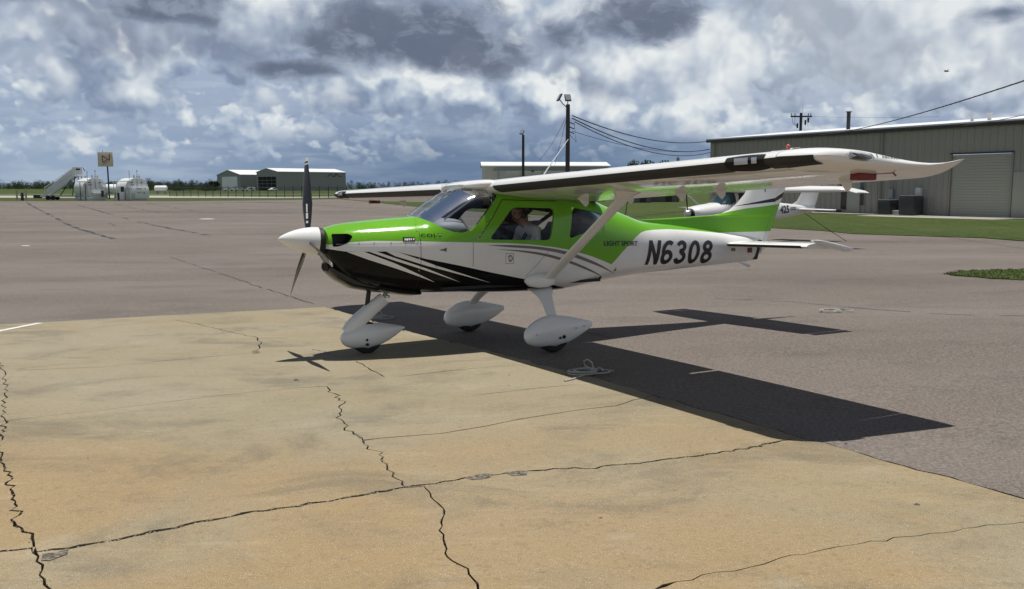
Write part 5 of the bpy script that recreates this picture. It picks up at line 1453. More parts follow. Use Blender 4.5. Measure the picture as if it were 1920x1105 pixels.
# ------------------------------------------------------------------ the white high-wing trainer behind the tail
gloss('old_white', (.70, .70, .69), .25, 0)
CY = R(33.0); cn = at(1288, 398, 33.0)
ces = empty('trainer_aircraft', (cn.x, cn.y, gz(cn.x + 2, cn.y + 1)), 0)
ces.rotation_euler = (BANK * .5, 0, CY)
tag(ces, 'white high wing training aircraft tied down on grass behind the green tail', 'airplane')
# local: x aft from spinner, y = -port, z up
CST = [(.12, 1.33, .98, .26, 1.15, 2.4), (.25, 1.38, .86, .40, 1.12, 2.6), (.70, 1.45, .74, .47, 1.08, 2.8), (1.30, 1.52, .66, .52, 1.05, 3.0), (1.50, 1.62, .64, .53, 1.05, 3.0), (1.95, 1.98, .62, .54, 1.08, 3.2), (2.9, 2.02, .62, .54, 1.10, 3.2), (3.4, 1.88, .68, .48, 1.10, 3.0), (3.9, 1.62, .76, .40, 1.10, 2.6), (5.2, 1.46, .92, .22, 1.16, 2.4), (6.6, 1.36, 1.08, .08, 1.22, 2.2), (6.9, 1.34, 1.12, .05, 1.23, 2.2)]
_cx = [q[0] for q in CST]; cT, cB, cW, cC, cE = [bezier_interp(_cx, [q[k] for q in CST]) for k in range(1, 6)]
def csec(x, n=32, inset=0.):
    zt, zb, w, zc, e = cT(x) - inset, cB(x) + inset, cW(x) - inset, cC(x), cE(x); out = []
    for k in range(n):
        a = 2 * math.pi * k / n; c, s_ = math.cos(a), math.sin(a); h = (zt - zc) if s_ > 0 else (zc - zb)
        out.append((x, -w * math.copysign(abs(c) ** (2 / e), c), zc + h * math.copysign(abs(s_) ** (2 / e), s_)))
    return out
def cside(x, z, off=0.0):
    zt, zb, w, zc, e = cT(x), cB(x), cW(x), cC(x), cE(x); h = (zt - zc) if z > zc else (zc - zb); q = min(abs(z - zc) / h, .999); return w * (1 - q ** e) ** (1 / e) + off
cf = MB().loft([csec(.12 + 6.78 * i / 60) for i in range(61)]).build('fuselage', MATS['old_white'], ces, smooth=True, angle=40)
wrap('registration', place(text_bm('425', .30, .62, .12, .03), 4.55, 1.08, R(2)), 'dark_decal', 1, .006, cside, cf)
wrap('registration_bar', poly_bm([(5.24, 1.20), (5.60, 1.21), (5.60, 1.245), (5.24, 1.235)], [(5.24, 1.275), (5.60, 1.285), (5.60, 1.32), (5.24, 1.31)]), 'dark_decal', 1, .006, cside, cf)
principled('teal_glass', (.014, .035, .040), .06, coat=1.)
def cwin(nm, poly, side): return wrap(nm, poly_bm(poly), 'teal_glass', side, .006, cside, ces, .06)
for sd in (1, -1):
    cwin('door_window', rounded([(1.98, 1.40), (2.12, 1.88), (2.74, 1.88), (2.74, 1.38)], .06), sd)
    cwin('rear_window', rounded([(2.86, 1.40), (2.86, 1.87), (3.32, 1.72), (3.62, 1.48)], .05), sd)
mb = MB(); X = [1.30 + .62 * i / 14 for i in range(15)]; rings = [csec(x, 48, -.006) for x in X]
for i in range(14):
    for k in range(48):
        q = [rings[i][k], rings[i][(k + 1) % 48], rings[i + 1][(k + 1) % 48], rings[i + 1][k]]; z = sum(p[2] for p in q) / 4
        if z > 1.475 + max(0, .0) and z > 1.44: mb.add(q, [(0, 1, 2, 3)])
mb.build('windshield', MATS['teal_glass'], ces, smooth=True)
MB().loft([[(x, r_ * math.cos(2 * math.pi * k / 20), 1.15 + r_ * math.sin(2 * math.pi * k / 20)) for k in range(20)] for x, r_ in ((-.14, .01), (-.12, .06), (-.05, .11), (.05, .14), (.10, .14))]).build('spinner', MATS['steel'], ces, smooth=True)
tubeb = MB().loft([[(x, w_ * math.cos(2 * math.pi * k / 20), 1.12 + h * math.sin(2 * math.pi * k / 20)) for k in range(20)] for x, w_, h in ((.09, .24, .16), (.13, .27, .18))]).build('cowl_opening', MATS['void'], ces)
for an in (100, 280):
    a = R(an); d = Vector((0, -math.cos(a), math.sin(a))); t_ = Vector((0, d.z, -d.y)); rr = []
    for i in range(8):
        q = i / 7; c = Vector((.03, 0, 1.15)) + d * (.08 + .80 * q); ch = .5 * np.interp(q, [0, .4, 1], [.10, .16, .09]); cd = (t_ * .85 + Vector((.5, 0, 0)) * (1 - q * .6)).normalized(); nd = d.cross(cd)
        rr.append([c + cd * ch * math.cos(k * math.pi / 6) + nd * .012 * math.sin(k * math.pi / 6) for k in range(12)])
    MB().loft(rr).build('propeller_blade', MATS['black_matte'], ces, smooth=True)
def cw_ring(s, x0, ch, z, t_):
    up = [(c, AF_T(c)) for c in CS]; lo = [(c, AF_B(c)) for c in CS[1:-1]][::-1]
    return [(x0 + ch * c, -s, z + t_ * q * 1.2) for c, q in up + lo]
for sd in (1, -1):
    cw = MB().loft([cw_ring(sd * s, x0, ch, 1.96 + .022 * s, k) for s, x0, ch, k in ((0, 1.72, 1.60, 1.5), (2.6, 1.72, 1.58, 1.5), (4.9, 1.82, 1.16, 1.1), (5.10, 1.95, .98, .6))]).build('wing', MATS['old_white'], ces, smooth=True, angle=40)
    MB().loft([cw_ring(sd * s, x0, ch, z, k) for s, x0, ch, z, k in ((5.08, 1.93, 1.0, 2.072, .7), (5.20, 2.05, .88, 2.05, .4), (5.34, 2.25, .70, 1.985, .2))]).build('wing_tip', MATS['old_white'], cw, smooth=True)
    MB().tube([(2.05, -sd * .52, .78), (2.10, -sd * 2.55, 1.99)], .040, 10, flat=.5).build('lift_strut', MATS['old_white'], ces, smooth=True)
    MB().tube([(2.55, -sd * .40, .70), (2.60, -sd * 1.10, .24)], .045, 10).build('gear_leg', MATS['old_white'], ces, smooth=True)
    MB().tube([(2.60, -sd * 1.06, .20), (2.60, -sd * 1.22, .20)], .20, 20).build('wheel', MATS['tyre'], ces, bevel=.03)
    hs = MB().loft([[(x0 + ch * c, -sd * s, 1.24 + sg * .03 * math.sqrt(c) * (1 - c) * 2 * k) for sg, cs in ((1, [i / 8 for i in range(9)]), (-1, [i / 8 for i in range(7, 0, -1)])) for c in cs] for s, x0, ch, k in ((.03, 5.75, 1.05, 1), (1.40, 6.02, .78, 1), (1.50, 6.1, .66, .4))]).build('stabilizer', MATS['old_white'], ces, smooth=True, angle=40)
    MB().box((6.45, -sd * 1.52, 1.22), (.30, .05, .13)).build('stabilizer_tip', MATS['black_matte'], hs, bevel=.02)
MB().loft([[(x0 + ch * c, sg * .05 * math.sqrt(c) * (1 - c) * 2, z) for sg, cs in ((1, [i / 8 for i in range(9)]), (-1, [i / 8 for i in range(7, 0, -1)])) for c in cs] for z, x0, ch in ((1.28, 5.05, 1.85), (1.42, 5.55, 1.42), (1.56, 5.85, 1.18), (2.10, 6.25, .95), (2.52, 6.55, .80), (2.56, 6.62, .70))]).build('fin', MATS['old_white'], ces, smooth=True, angle=40)
MB().box((6.62, -.055, 2.18), (.07, .01, .07)).build('fin_mark', MATS['dark_decal'], ces)
MB().tube([(.80, 0, .75), (.72, 0, .30)], .04, 10).build('nose_leg', MATS['old_white'], ces); MB().tube([(.70, -.06, .18), (.70, .06, .18)], .18, 20).build('wheel', MATS['tyre'], ces, bevel=.03)
ces_m = Matrix.LocRotScale(ces.location, ces.rotation_euler, None)
a = ces_m @ Vector((6.25, -.05, 1.08)); b_ = at(1546, 447, 27.0); b_.z = gz(b_.x, b_.y)
bq = ces_m @ Vector((6.9, -1.6, 0)); g2 = Vector((bq.x, bq.y, gz(bq.x, bq.y)))
tag(MB().tube([a, a.lerp(g2, .5) - Vector((0, 0, .03)), g2], .012, 6).build('tail_tie_rope', MATS['dark_metal']), 'dark tie rope running from the white trainer tail to the ground', 'rope')

# ------------------------------------------------------------------ light poles, wires, utility pole
weathered('timber', (.060, .052, .046), .85, .2, 2.5)
principled('lamp_glass', (.25, .26, .27), .2, coat=1.)
def m_pole(name, top, y, r_, label, lamps):
    base = Vector((at(top[0], top[1], y).x, y, 0)); base.z = gz(base.x, base.y); H_ = at(top[0], top[1], y).z - base.z
    o = empty(name, base); tag(o, label, 'light pole')
    MB().tube([(0, 0, -.3), (0, 0, H_)], [r_, r_ * .8], 12).build('pole', MATS['timber'], o, smooth=True)
    for dx_, dz_, yaw, pit in lamps:
        a = MB().tube([(0, 0, H_ - .25), (dx_ * .6, 0, H_ - .1 + dz_ * .4), (dx_, 0, H_ + dz_)], .03, 8).build('lamp_arm', MATS['dark_metal'], o, smooth=True)
        rot = Matrix.Rotation(yaw, 3, 'Z') @ Matrix.Rotation(pit, 3, 'X')
        c = Vector((dx_, 0, H_ + dz_ + .12))
        h = MB().box(c, (.42, .09, .50), rot).build('floodlight', MATS['dark_metal'], a, bevel=.02)
        MB().box(c + rot @ Vector((0, -.058, 0)), (.34, .012, .40), rot).build('lamp_lens', MATS['lamp_glass'], h)
    return o, base, H_
pole, pb_, pH = m_pole('light_pole', (1065, 196), 60.0, .16, 'tall dark timber pole with two floodlights and overhead wires', [(-.55, .32, R(-75), R(-28)), (-.02, .30, R(15), R(-30))])
m_pole('light_pole', (981, 253), 90.0, .15, 'shorter slim dark pole with one floodlight left of the wired pole', [(-.12, .12, R(-30), R(-35))])
br_ = MB()
for k in range(3): br_.tube([(0, 0, pH - 1.1 - k * .30), (.42, .1, pH - 1.25 - k * .30)], .035, 6)
br_.tube([(.42, .1, pH - 1.2), (.55, .1, pH - 2.4), (.1, 0, pH - 1.9)], .02, 6)
br_.build('wire_bracket', MATS['dark_metal'], pole)
def wire(name, p, q, sag, r_, label, tw=False, group='overhead wires'):
    p, q = Vector(p), Vector(q); pts = []
    n = 28
    for i in range(n + 1):
        t = i / n; c = p.lerp(q, t); c.z -= sag * 4 * t * (1 - t); pts.append(c)
    mb = MB(); mb.tube(pts, r_, 6)
    if tw:
        hel = []
        for i in range(n * 6 + 1):
            t = i / (n * 6); c = p.lerp(q, t); c.z -= sag * 4 * t * (1 - t); a = t * 260; hel.append(c + Vector((math.cos(a), math.sin(a) * .5, math.sin(a))) * r_ * .8)
        mb.tube(hel, r_ * .6, 5)
    tag(mb.build(name, MATS['dark_metal'], smooth=True), label, 'wire', group)
P0 = lambda u, v: at(u, v, 60.0)
wc = lambda u, v: at(u, v, 94.0)
wire('overhead_wire', P0(1073, 217), wc(1326, 265), .75, .035, 'topmost of the dark cables from the tall pole to the tan building', True)
wire('overhead_wire', P0(1073, 222), wc(1330, 280), .95, .035, 'second dark cable from the tall pole to the tan building', True)
wire('overhead_wire', P0(1078, 229), wc(1332, 286), 1.05, .03, 'lowest of three thick cables from the tall pole to the building', True)
wire('overhead_wire', P0(1073, 246), wc(1330, 281), .65, .016, 'thin faint wire below the thick cables right of the tall pole')
gq = at(1003, 332, 63.0); wire('guy_wire', P0(1062, 218), at(1012, 300, 64.0), .25, .012, 'thin guy wire sloping down left from the tall pole top')
wire('guy_wire', P0(1062, 222), at(1040, 310, 62.0), .05, .012, 'thin steep guy wire just left of the tall pole')
wire('power_cable', at(1538, 253, 82.0), at(2020, 118, 26.0), .35, .024, 'thick twisted black cable rising to the upper right corner', True)
wire('power_cable', at(1790, 237, 75.0), at(2000, 196, 40.0), .15, .018, 'thin wire above the right end of the white roof')
wire('power_cable', at(1502, 218, 118.0), at(1760, 219, 110.0), .15, .014, 'very thin pale wire right of the distant utility pole')
up = empty('utility_pole', (at(1499, 300, 118).x, 118, gz(44, 118))); tag(up, 'distant dark utility pole with crossarm showing above the building roof', 'utility pole')
uz = at(1499, 212, 118).z - up.location.z
MB().tube([(0, 0, 0), (0, 0, uz)], .17, 10).build('pole', MATS['timber'], up, smooth=True)
MB().box((0, -.1, uz - .45), (2.7, .14, .18)).build('crossarm', MATS['timber'], up); MB().tube([(.2, 0, uz), (.2, 0, uz + .9)], .02, 6).build('lightning_rod', MATS['dark_metal'], up)
for x in (-1.25, -.8, .9, 1.2): MB().tube([(x, -.1, uz - .36), (x, -.1, uz - .05)], .06, 8).build('insulator', MATS['grey_metal'], up)
for x, z in ((.55, -1.5), (-.45, -1.9), (.9, -1.2)): MB().tube([(x, -.1, uz + z), (x, -.1, uz + z + .6)], .12, 8).build('fuse_holder', MATS['dark_metal'], up)
MB().tube([(.75, 0, uz - 3.2), (.75, 0, uz - 2.2)], .35, 12).build('transformer', MATS['dark_metal'], up, smooth=True)
mb = MB()
for x0, x1 in ((-1.2, -.45), (-.8, -.4), (.9, .55), (1.2, .9)): mb.tube([(x0, -.1, uz - .45), ((x0 + x1) / 2 - .2, -.1, uz - 1.3), (x1, -.1, uz - 1.8)], .025, 5)
mb.build('jumper_wire', MATS['dark_metal'], up)
# bird
b0 = at(1775, 134, 80); mb = MB(); mb.loft([[(b0.x + x, b0.y + r_ * math.cos(k), b0.z + r_ * math.sin(k)) for k in [i * 1.047 for i in range(6)]] for x, r_ in ((-.22, .01), (-.15, .05), (0, .07), (.12, .04), (.24, .015))])
mb.add([(b0.x - .08, b0.y, b0.z + .03), (b0.x + .08, b0.y, b0.z + .03), (b0.x + .05, b0.y - .35, b0.z + .16), (b0.x - .02, b0.y - .55, b0.z + .10)], [(0, 1, 2, 3)]); mb.add([(b0.x - .08, b0.y, b0.z + .03), (b0.x + .08, b0.y, b0.z + .03), (b0.x + .05, b0.y + .35, b0.z + .16), (b0.x - .02, b0.y + .55, b0.z + .10)], [(0, 1, 2, 3)])
tag(mb.build('bird', MATS['dark_metal']), 'tiny dark bird flying in the sky above the tan building', 'bird')

# ------------------------------------------------------------------ far hangars
weathered('grey_siding_far', (.265, .268, .258), .6, .05, .3); weathered('bright_door', (.80, .81, .81), .5, .03, .3); weathered('beige_siding', (.42, .43, .38), .6, .05, .3)
def hangar(name, label, A, B, depth, eave, ridge, wallm, door=None, doorm=None, logo=False, extra=None):
    """A->B is the front gable end (ground points), the long side runs away from it"""
    A, B = Vector(A), Vector(B); w_ = (B - A).length; ang = math.atan2((B - A).y, (B - A).x)
    o = empty(name, (A.x, A.y, gz(A.x, A.y) - .05), ang); tag(o, label, 'hangar')
    g = [(0, 0), (w_, 0), (w_, eave), (w_ / 2, ridge), (0, eave)]
    MB().prism(g, depth, lambda a, b, c: (a, c, b)).build('wall', MATS[wallm], o)
    rf = MB()
    for sg in (0, 1):
        xa, xb = (-.4, w_ / 2) if sg == 0 else (w_ + .4, w_ / 2)
        rf.prism([(xa, eave - .12), (xb, ridge + .06), (xb, ridge + .30), (xa, eave + .14)], depth + .4, lambda a, b, c: (a, c, b), lo=-.4)
    rf.build('roof', MATS['white_roof'], o)
    if door:
        a, b, h = door
        d = MB().box(((a + b) / 2, -.06, h / 2), (b - a, .12, h)).build('hangar_door', MATS[doorm], o)
        mb = MB()
        for k in range(1, 4): mb.box(((a + b) / 2, -.14, h * k / 4), (b - a, .05, .16))
        for k in range(5): mb.box((a + (b - a) * k / 4, -.15, h / 2), (.16, .05, h))
        mb.build('door_rail', MATS['grey_siding_far'] if doorm != 'bright_door' else MATS['bright_door'], d)
    return o, w_
h2, w2 = hangar('hangar', 'larger grey hangar with dark open door and white roof, far left of centre', (-138.2, 499.5), (-121.6, 480.0), 40, 9.9, 11.7, 'grey_siding_far', (2.1, 23.2, 7.4), 'void')
h1, w1 = hangar('hangar', 'smaller grey hangar with closed white door beside the larger one', (-174.1, 544.8), (-153.0, 520.0), 64, 8.9, 11.6, 'grey_siding_far', (7.4, 28.5, 7.9), 'bright_door')
# painted emblem high on the big hangar's side: two swooping strokes
bm = MB()
for off in (0.0, 2.3):
    pts = [(28.0 + off * 1.6 + (a - 17.2) * 1.5, 7.4 + (b - 5.25) * 1.7) for a, b in [(17.2, 5.3), (17.9, 5.6), (18.6, 6.3), (19.3, 6.2), (20.0, 5.5), (21.2, 5.6), (20.9, 5.4), (19.9, 5.25), (19.2, 5.9), (18.8, 6.0), (18.1, 5.4)]]
    bm.prism([(p, z) for p, z in pts], w2 + .06, lambda a, b, c: (c, a, b), lo=w2 + .02)
bm.build('emblem', MATS['dark_metal'], h2)
# mid-distance beige hangar behind the cabin
hm, wm = hangar('hangar', 'pale beige hangar behind the cabin and light poles', (28.4 * 0 + 19.5, 190.0), (16.2, 172.0), .5, 5, 6, 'beige_siding')
for c in list(hm.children): bpy.data.objects.remove(c)
hm.location = (-5.6, 180.0, gz(0, 180) - .05); hm.rotation_euler.z = R(3)
MB().prism([(0, 0), (11, 0), (11, 5.9), (5.5, 6.7), (0, 5.9)], 24.6, lambda a, b, c: (c, a, b)).build('wall', MATS['beige_siding'], hm)
rf = MB()
rf.prism([(-.4, 5.82), (5.5, 6.72), (5.5, 6.92), (-.4, 6.06)], 25.0, lambda a, b, c: (c, a, b), lo=-.4); rf.prism([(11.4, 5.82), (5.5, 6.72), (5.5, 6.92), (11.4, 6.06)], 25.0, lambda a, b, c: (c, a, b), lo=-.4)
rf.build('roof', MATS['white_roof'], hm)
MB().box((11.5, -.10, 2.55), (17.5, .15, 5.1)).build('hangar_door', MATS['beige_siding'], hm, bevel=.03); MB().box((11.5, -.16, 5.3), (19.0, .3, .40)).build('door_track', MATS['grey_siding_far'], hm)
for x in (3.0, 7.2, 11.5, 15.7, 20.0): MB().box((x, -.2, 2.5), (.14, .06, 5.0)).build('door_seam', MATS['grey_siding_far'], hm)
for x in (9.6, 18.6): MB().box((x, -.35, 5.0), (.5, .3, .3)).build('wall_lamp', MATS['dark_metal'], hm)
# ------------------------------------------------------------------ fuel tanks at the apron's far edge
gloss('tank_white', (.74, .76, .75), .4, .3); weathered('tank_pale_green', (.56, .62, .60), .5, .08, .6)  # white shells; skids, saddles, skirt and hose reel pale green
def fuel_tank(loc, rz, label, kiosk):
    o = empty('fuel_tank', loc, rz); tag(o, label, 'fuel tank', 'white fuel tanks at the apron edge')
    r_, L_, zc = 1.42, 5.2, 1.68; n = 36
    b = MB().loft([[(r_ * math.cos(2 * math.pi * k / n), y, zc + r_ * math.sin(2 * math.pi * k / n)) for k in range(n)] for y in (0, L_)]).build('barrel', MATS['tank_white'], o, smooth=True, angle=40)
    mb = MB().loft([[(q * r_ * math.cos(2 * math.pi * k / n), -d, zc + q * r_ * math.sin(2 * math.pi * k / n)) for k in range(n)] for q, d in ((1.03, 0), (1.03, .07), (.97, .09))]); mb.build('end_plate', MATS['tank_white'], b, smooth=True, angle=30)
    MB().box((0, L_ / 2, .22), (2.5, L_ + .5, .44)).build('skid_base', MATS['tank_pale_green'], o, bevel=.03)
    for y in (.6, L_ - .6): MB().box((0, y, .55), (2.3, .25, .5)).build('saddle', MATS['tank_pale_green'], o)
    for x in (-.62, -.05, .02, .6): MB().box((x, -.105, zc + .55), (.025, .03, 1.3)).build('rib', MATS['grey_metal'], b)
    for x, z, w_ in ((-.75, zc + .75, .35), (.55, zc + .75, .30), (-.7, zc + .45, .5), (-.62, zc - .02, .1), (.1, zc - .10, .12), (.75, zc - .05, .1)): MB().box((x, -.10, z), (w_, .02, .10)).build('stencil', MATS['dark_metal'], b)
    mb = MB()
    for x, h in ((-.25, .35), (.15, .28), (.45, .3)): mb.tube([(x, .4, zc + r_ - .05), (x, .4, zc + r_ + h)], .09, 8)
    mb.build('roof_fitting', MATS['grey_metal'], b)
    MB().tube([(-.9, .3, zc + 1.0), (-.9, .3, zc + 2.4)], .03, 6).build('vent_pipe', MATS['dark_metal'], b); v = MB().tube([(.2, .5, zc + r_), (.2, .5, zc + r_ + .9)], .025, 6); v.sphere((.2, .5, zc + r_ + .95), .09, 8, 6); v.build('vent_pipe', MATS['dark_metal'], b)
    if kiosk:
        k = MB().box((.05, -.28, 1.02), (2.75, .40, 1.55)).build('pump_cabinet', MATS['tank_white'], o, bevel=.03)
        for x in (-.9, .9): MB().box((x, -.50, 1.62), (.12, .04, .14)).build('latch', MATS['grey_metal'], k)
        MB().box((.1, -.49, 1.60), (.75, .02, .14)).build('stencil', MATS['grey_metal'], k); MB().box((.1, -.49, 1.10), (.6, .02, .10)).build('stencil', MATS['grey_metal'], k)
        MB().box((.75, -.49, 1.0), (.24, .02, .24), Matrix.Rotation(R(45), 3, 'Y')).build('hazard_diamond', MATS['grey_metal'], k)
        MB().box((-2.05, -.2, 2.62), (2.1, 1.5, .10)).build('canopy', MATS['tank_white'], o, bevel=.02)
        for x, y in ((-2.95, -.85), (-2.95, .4), (-1.15, -.85)): MB().tube([(x, y, 0), (x, y, 2.6)], .05, 8).build('canopy_post', MATS['tank_white'], o)
        t_ = MB().box((-2.15, -.2, .95), (.65, .55, 1.85)).build('payment_terminal', MATS['tank_white'], o, bevel=.03); MB().box((-2.10, -.485, 1.55), (.42, .03, .70)).build('screen', MATS['dark_glass'], t_)
        MB().box((-2.55, -.1, .55), (.12, .5, 1.0)).build('hose_cabinet', MATS['dark_metal'], o); MB().box((-1.35, -.3, .85), (.7, .5, 1.6)).build('hose_reel', MATS['tank_pale_green'], o, bevel=.03)
        for x in (-1.7, -.85, -.62): MB().tube([(x, -.75, 0), (x, -.75, 1.0)], .06, 8).build('bollard', MATS['post_yellow'], o)
    else:
        MB().loft([[(-1.50 + .12 * math.cos(a) - .55 * math.sin(max(0, a)) * 0, y, z) for a, y, z in ((0, -.15, .1), (0, .6, .1), (0, .6, 2.3), (0, -.15, 2.3))], [(-1.05, y, z) for y, z in ((-.15, .1), (.6, .1), (.6, 2.3), (-.15, 2.3))]]).build('curved_skirt', MATS['tank_pale_green'], o)
        MB().box((.35, -.35, .95), (1.6, .3, .35)).build('hose_tray', MATS['tank_white'], o, bevel=.03); MB().tube([(.75, -.5, .5), (.75, -.5, 1.35)], .16, 10).build('filter', MATS['dark_metal'], o); MB().box((1.15, -.35, 1.5), (.35, .4, .9)).build('valve_box', MATS['tank_white'], o, bevel=.03)
        MB().box((-1.75, -.1, 2.55), (.9, 1.1, .12)).build('small_canopy', MATS['tank_white'], o)
        for x in (-2.1, -1.45): MB().tube([(x, -.5, 0), (x, -.5, 2.5)], .05, 6).build('canopy_post', MATS['dark_metal'], o)
principled('post_yellow', (.50, .46, .34), .7)
FY = 127.0
def gxy(u, y): x = (u - 960) / FPX * y; return (x, y, gz(x, y))
fuel_tank(gxy(184, FY), R(40), 'white fuel tank nearest the boarding stairs', False)
fuel_tank(gxy(262, FY), R(38), 'white fuel tank with pump kiosk and canopy', True)
# two more white tanks farther back, only their tops show
for u, y, lb in ((306, 240, 'distant small white tank right of the kiosk tank, before the trees'), (213, 150, 'small white tank end peeping out right of the left fuel tank')):
    x, y_, z = gxy(u, y); o = empty('storage_tank', (x, y, z)); tag(o, lb, 'tank')
    n = 20; r_ = .75 if u > 300 else .8
    MB().loft([[(-1.6 + q, r_ * w_ * math.cos(2 * math.pi * k / n), 1.5 + r_ * w_ * math.sin(2 * math.pi * k / n)) for k in range(n)] for q, w_ in ((0, .6), (.15, .95), (.3, 1), (2.9, 1), (3.05, .95), (3.2, .6))]).build('barrel', MATS['tank_white'], o, smooth=True)
    for q in (-1.0, 1.0): MB().box((q, 0, .4), (.25, 1.4, .9)).build('saddle', MATS['grey_metal'], o)
# company sign on a pole
sx, sy, sz = gxy(208, 138); sg = empty('company_sign', (sx, sy, sz), R(4)); tag(sg, 'square cream sign with red angular emblem on a blue pole', 'sign')
principled('sign_cream', (.62, .55, .40), .6); principled('sign_red', (.20, .035, .012), .6); weathered('blue_pole', (.05, .08, .14), .5, .1)
MB().tube([(.1, 0, 0), (.05, 0, 5.0)], .11, 10).build('pole', MATS['blue_pole'], sg, smooth=True)
bd_ = MB().box((-.2, 0, 5.95), (2.15, .28, 2.15)).build('sign_board', MATS['sign_cream'], sg, bevel=.03)
MB().tube([(-.55, 0, 7.0), (-.55, 0, 7.25)], .04, 6).build('sign_lamp', MATS['dark_metal'], sg)
S2 = lambda p, q: ((p - 1020) / 185 * 2.0 - .2, (215 - q) / 185 * 2.0 + 5.95)
def stroke(p, q, w_=.13):
    a, b = Vector(S2(*p)), Vector(S2(*q)); d = (b - a).normalized(); n = Vector((-d.y, d.x)) * w_ / 2
    MB().prism([tuple(a + n), tuple(b + n), tuple(b - n), tuple(a - n)], -.165, lambda x, z, y: (x, y, z), lo=-.15).build('emblem_stroke', MATS['sign_red'], bd_)
stroke((1083, 140), (1078, 228)); stroke((983, 165), (990, 262)); stroke((985, 168), (1076, 228)); stroke((992, 258), (1050, 222)); stroke((985, 290), (1076, 238), .07)
# boarding stairs
stx, sty, stz = gxy(84, 131); bs = empty('boarding_stairs', (stx, sty, stz), R(3)); tag(bs, 'white wheeled aircraft boarding stairs left of the fuel tanks', 'boarding stairs')
px2m = 131 / FPX
run, rise = (160 - 95) * px2m, (372 - 335) * px2m
N_ = 14; x_0, z_0 = .7, .55; x_1, z_1 = x_0 + run * .82, z_0 + rise
for y in (-.75, .75):
    s_ = MB().prism([(x_0 - .2, z_0 - .25), (x_1, z_1 - .15), (x_1, z_1 + .28), (x_0 - .2, z_0 + .25)], y + .05, lambda a, b, c: (a, c, b), lo=y - .05).build('stringer', MATS['white_metal'], bs)
    MB().tube([(x_0, y, z_0 + 1.15), (x_1, y, z_1 + 1.15), (x_1 + 1.2, y, z_1 + 1.15)], .05, 6).build('handrail', MATS['white_metal'], bs)
    MB().prism([(x_0 + .3, z_0 + .65), (x_1, z_1 + .40), (x_1, z_1 + 1.05), (x_0 + .3, z_0 + 1.1)], y + .02, lambda a, b, c: (a, c, b), lo=y - .02).build('side_panel', MATS['grey_metal'] if y > 0 else MATS['white_metal'], bs)
    for k in range(4):
        t = k / 3; MB().tube([(x_0 + (x_1 - x_0) * t, y, z_0 + (z_1 - z_0) * t), (x_0 + (x_1 - x_0) * t, y, z_0 + (z_1 - z_0) * t + 1.15)], .035, 6).build('baluster', MATS['white_metal'], bs)
for k in range(N_): t = (k + .5) / N_; MB().box((x_0 + (x_1 - x_0) * t, 0, z_0 + (z_1 - z_0) * t), (.30, 1.4, .05)).build('step', MATS['grey_metal'], bs)
MB().box((x_1 + .65, 0, z_1), (1.4, 1.6, .14)).build('platform', MATS['white_metal'], bs)
MB().box((x_1 + .65, -.78, z_1 + .72), (1.35, .05, 1.05)).build('platform_panel', MATS['white_metal'], bs); MB().box((x_1 + .75, -.82, z_1 + .95), (.55, .03, .22)).build('stencil', MATS['dark_metal'], bs)
MB().tube([(x_1 + 1.4, -.7, z_1 + 1.2), (x_1 + 1.65, -.7, z_1 + .7)], .05, 6).build('bumper', MATS['dark_metal'], bs)
MB().box((x_0 + 2.6, 0, .55), (6.6, 1.3, .22)).build('chassis', MATS['white_metal'], bs)
for x in (x_1 + .2, x_1 + 1.1):
    for y in (-.6, .6): MB().tube([(x - .5 * (x < x_1 + .5), y, .6), (x, y, z_1)], .06, 6).build('support_leg', MATS['dark_metal'], bs)
MB().tube([(x_0 + 2.0, -.5, .6), (x_1 - .4, -.5, z_1 - .5)], .07, 6).build('lift_ram', MATS['dark_metal'], bs)
for x in (x_0 + .4, x_0 + 1.1, x_0 + 4.6, x_0 + 5.3):
    for y in (-.7, .7): MB().tube([(x, y - .1, .32), (x, y + .1, .32)], .32, 14).build('wheel', MATS['tyre'], bs)
MB().box((-.6, 0, .5), (.9, .9, .5)).build('engine_box', MATS['dark_metal'], bs, bevel=.05); MB().box((.2, 0, .55), (1.2, .7, .18)).build('tow_frame', MATS['white_metal'], bs)
# bollards and hydrant
for u, lb in ((37, 'pale marker post at the far left edge of the apron'), (54, 'pale marker post just right of the dark hydrant, far left')):
    x, y, z = gxy(u, 128.5); o = empty('marker_post', (x, y, z)); tag(o, lb, 'post', 'marker posts at the apron edge')
    MB().tube([(0, 0, 0), (0, 0, 1.3)], .12, 10).build('post', MATS['post_yellow'], o, smooth=True); MB().tube([(0, 0, 1.22), (0, 0, 1.42)], .17, 10).build('cap', MATS['post_yellow'], o, smooth=True)
x, y, z = gxy(47, 126.0); o = empty('hydrant', (x, y, z)); tag(o, 'dark brown hydrant between two pale posts at far left', 'hydrant')
MB().tube([(0, 0, 0), (0, 0, 1.0)], [.2, .16], 10).build('barrel', MATS['timber'], o, smooth=True); MB().sphere((0, 0, 1.02), (.2, .2, .14), 10, 6).build('bonnet', MATS['timber'], o, smooth=True); MB().tube([(-.3, 0, .7), (.3, 0, .7)], .09, 8).build('nozzle', MATS['timber'], o)
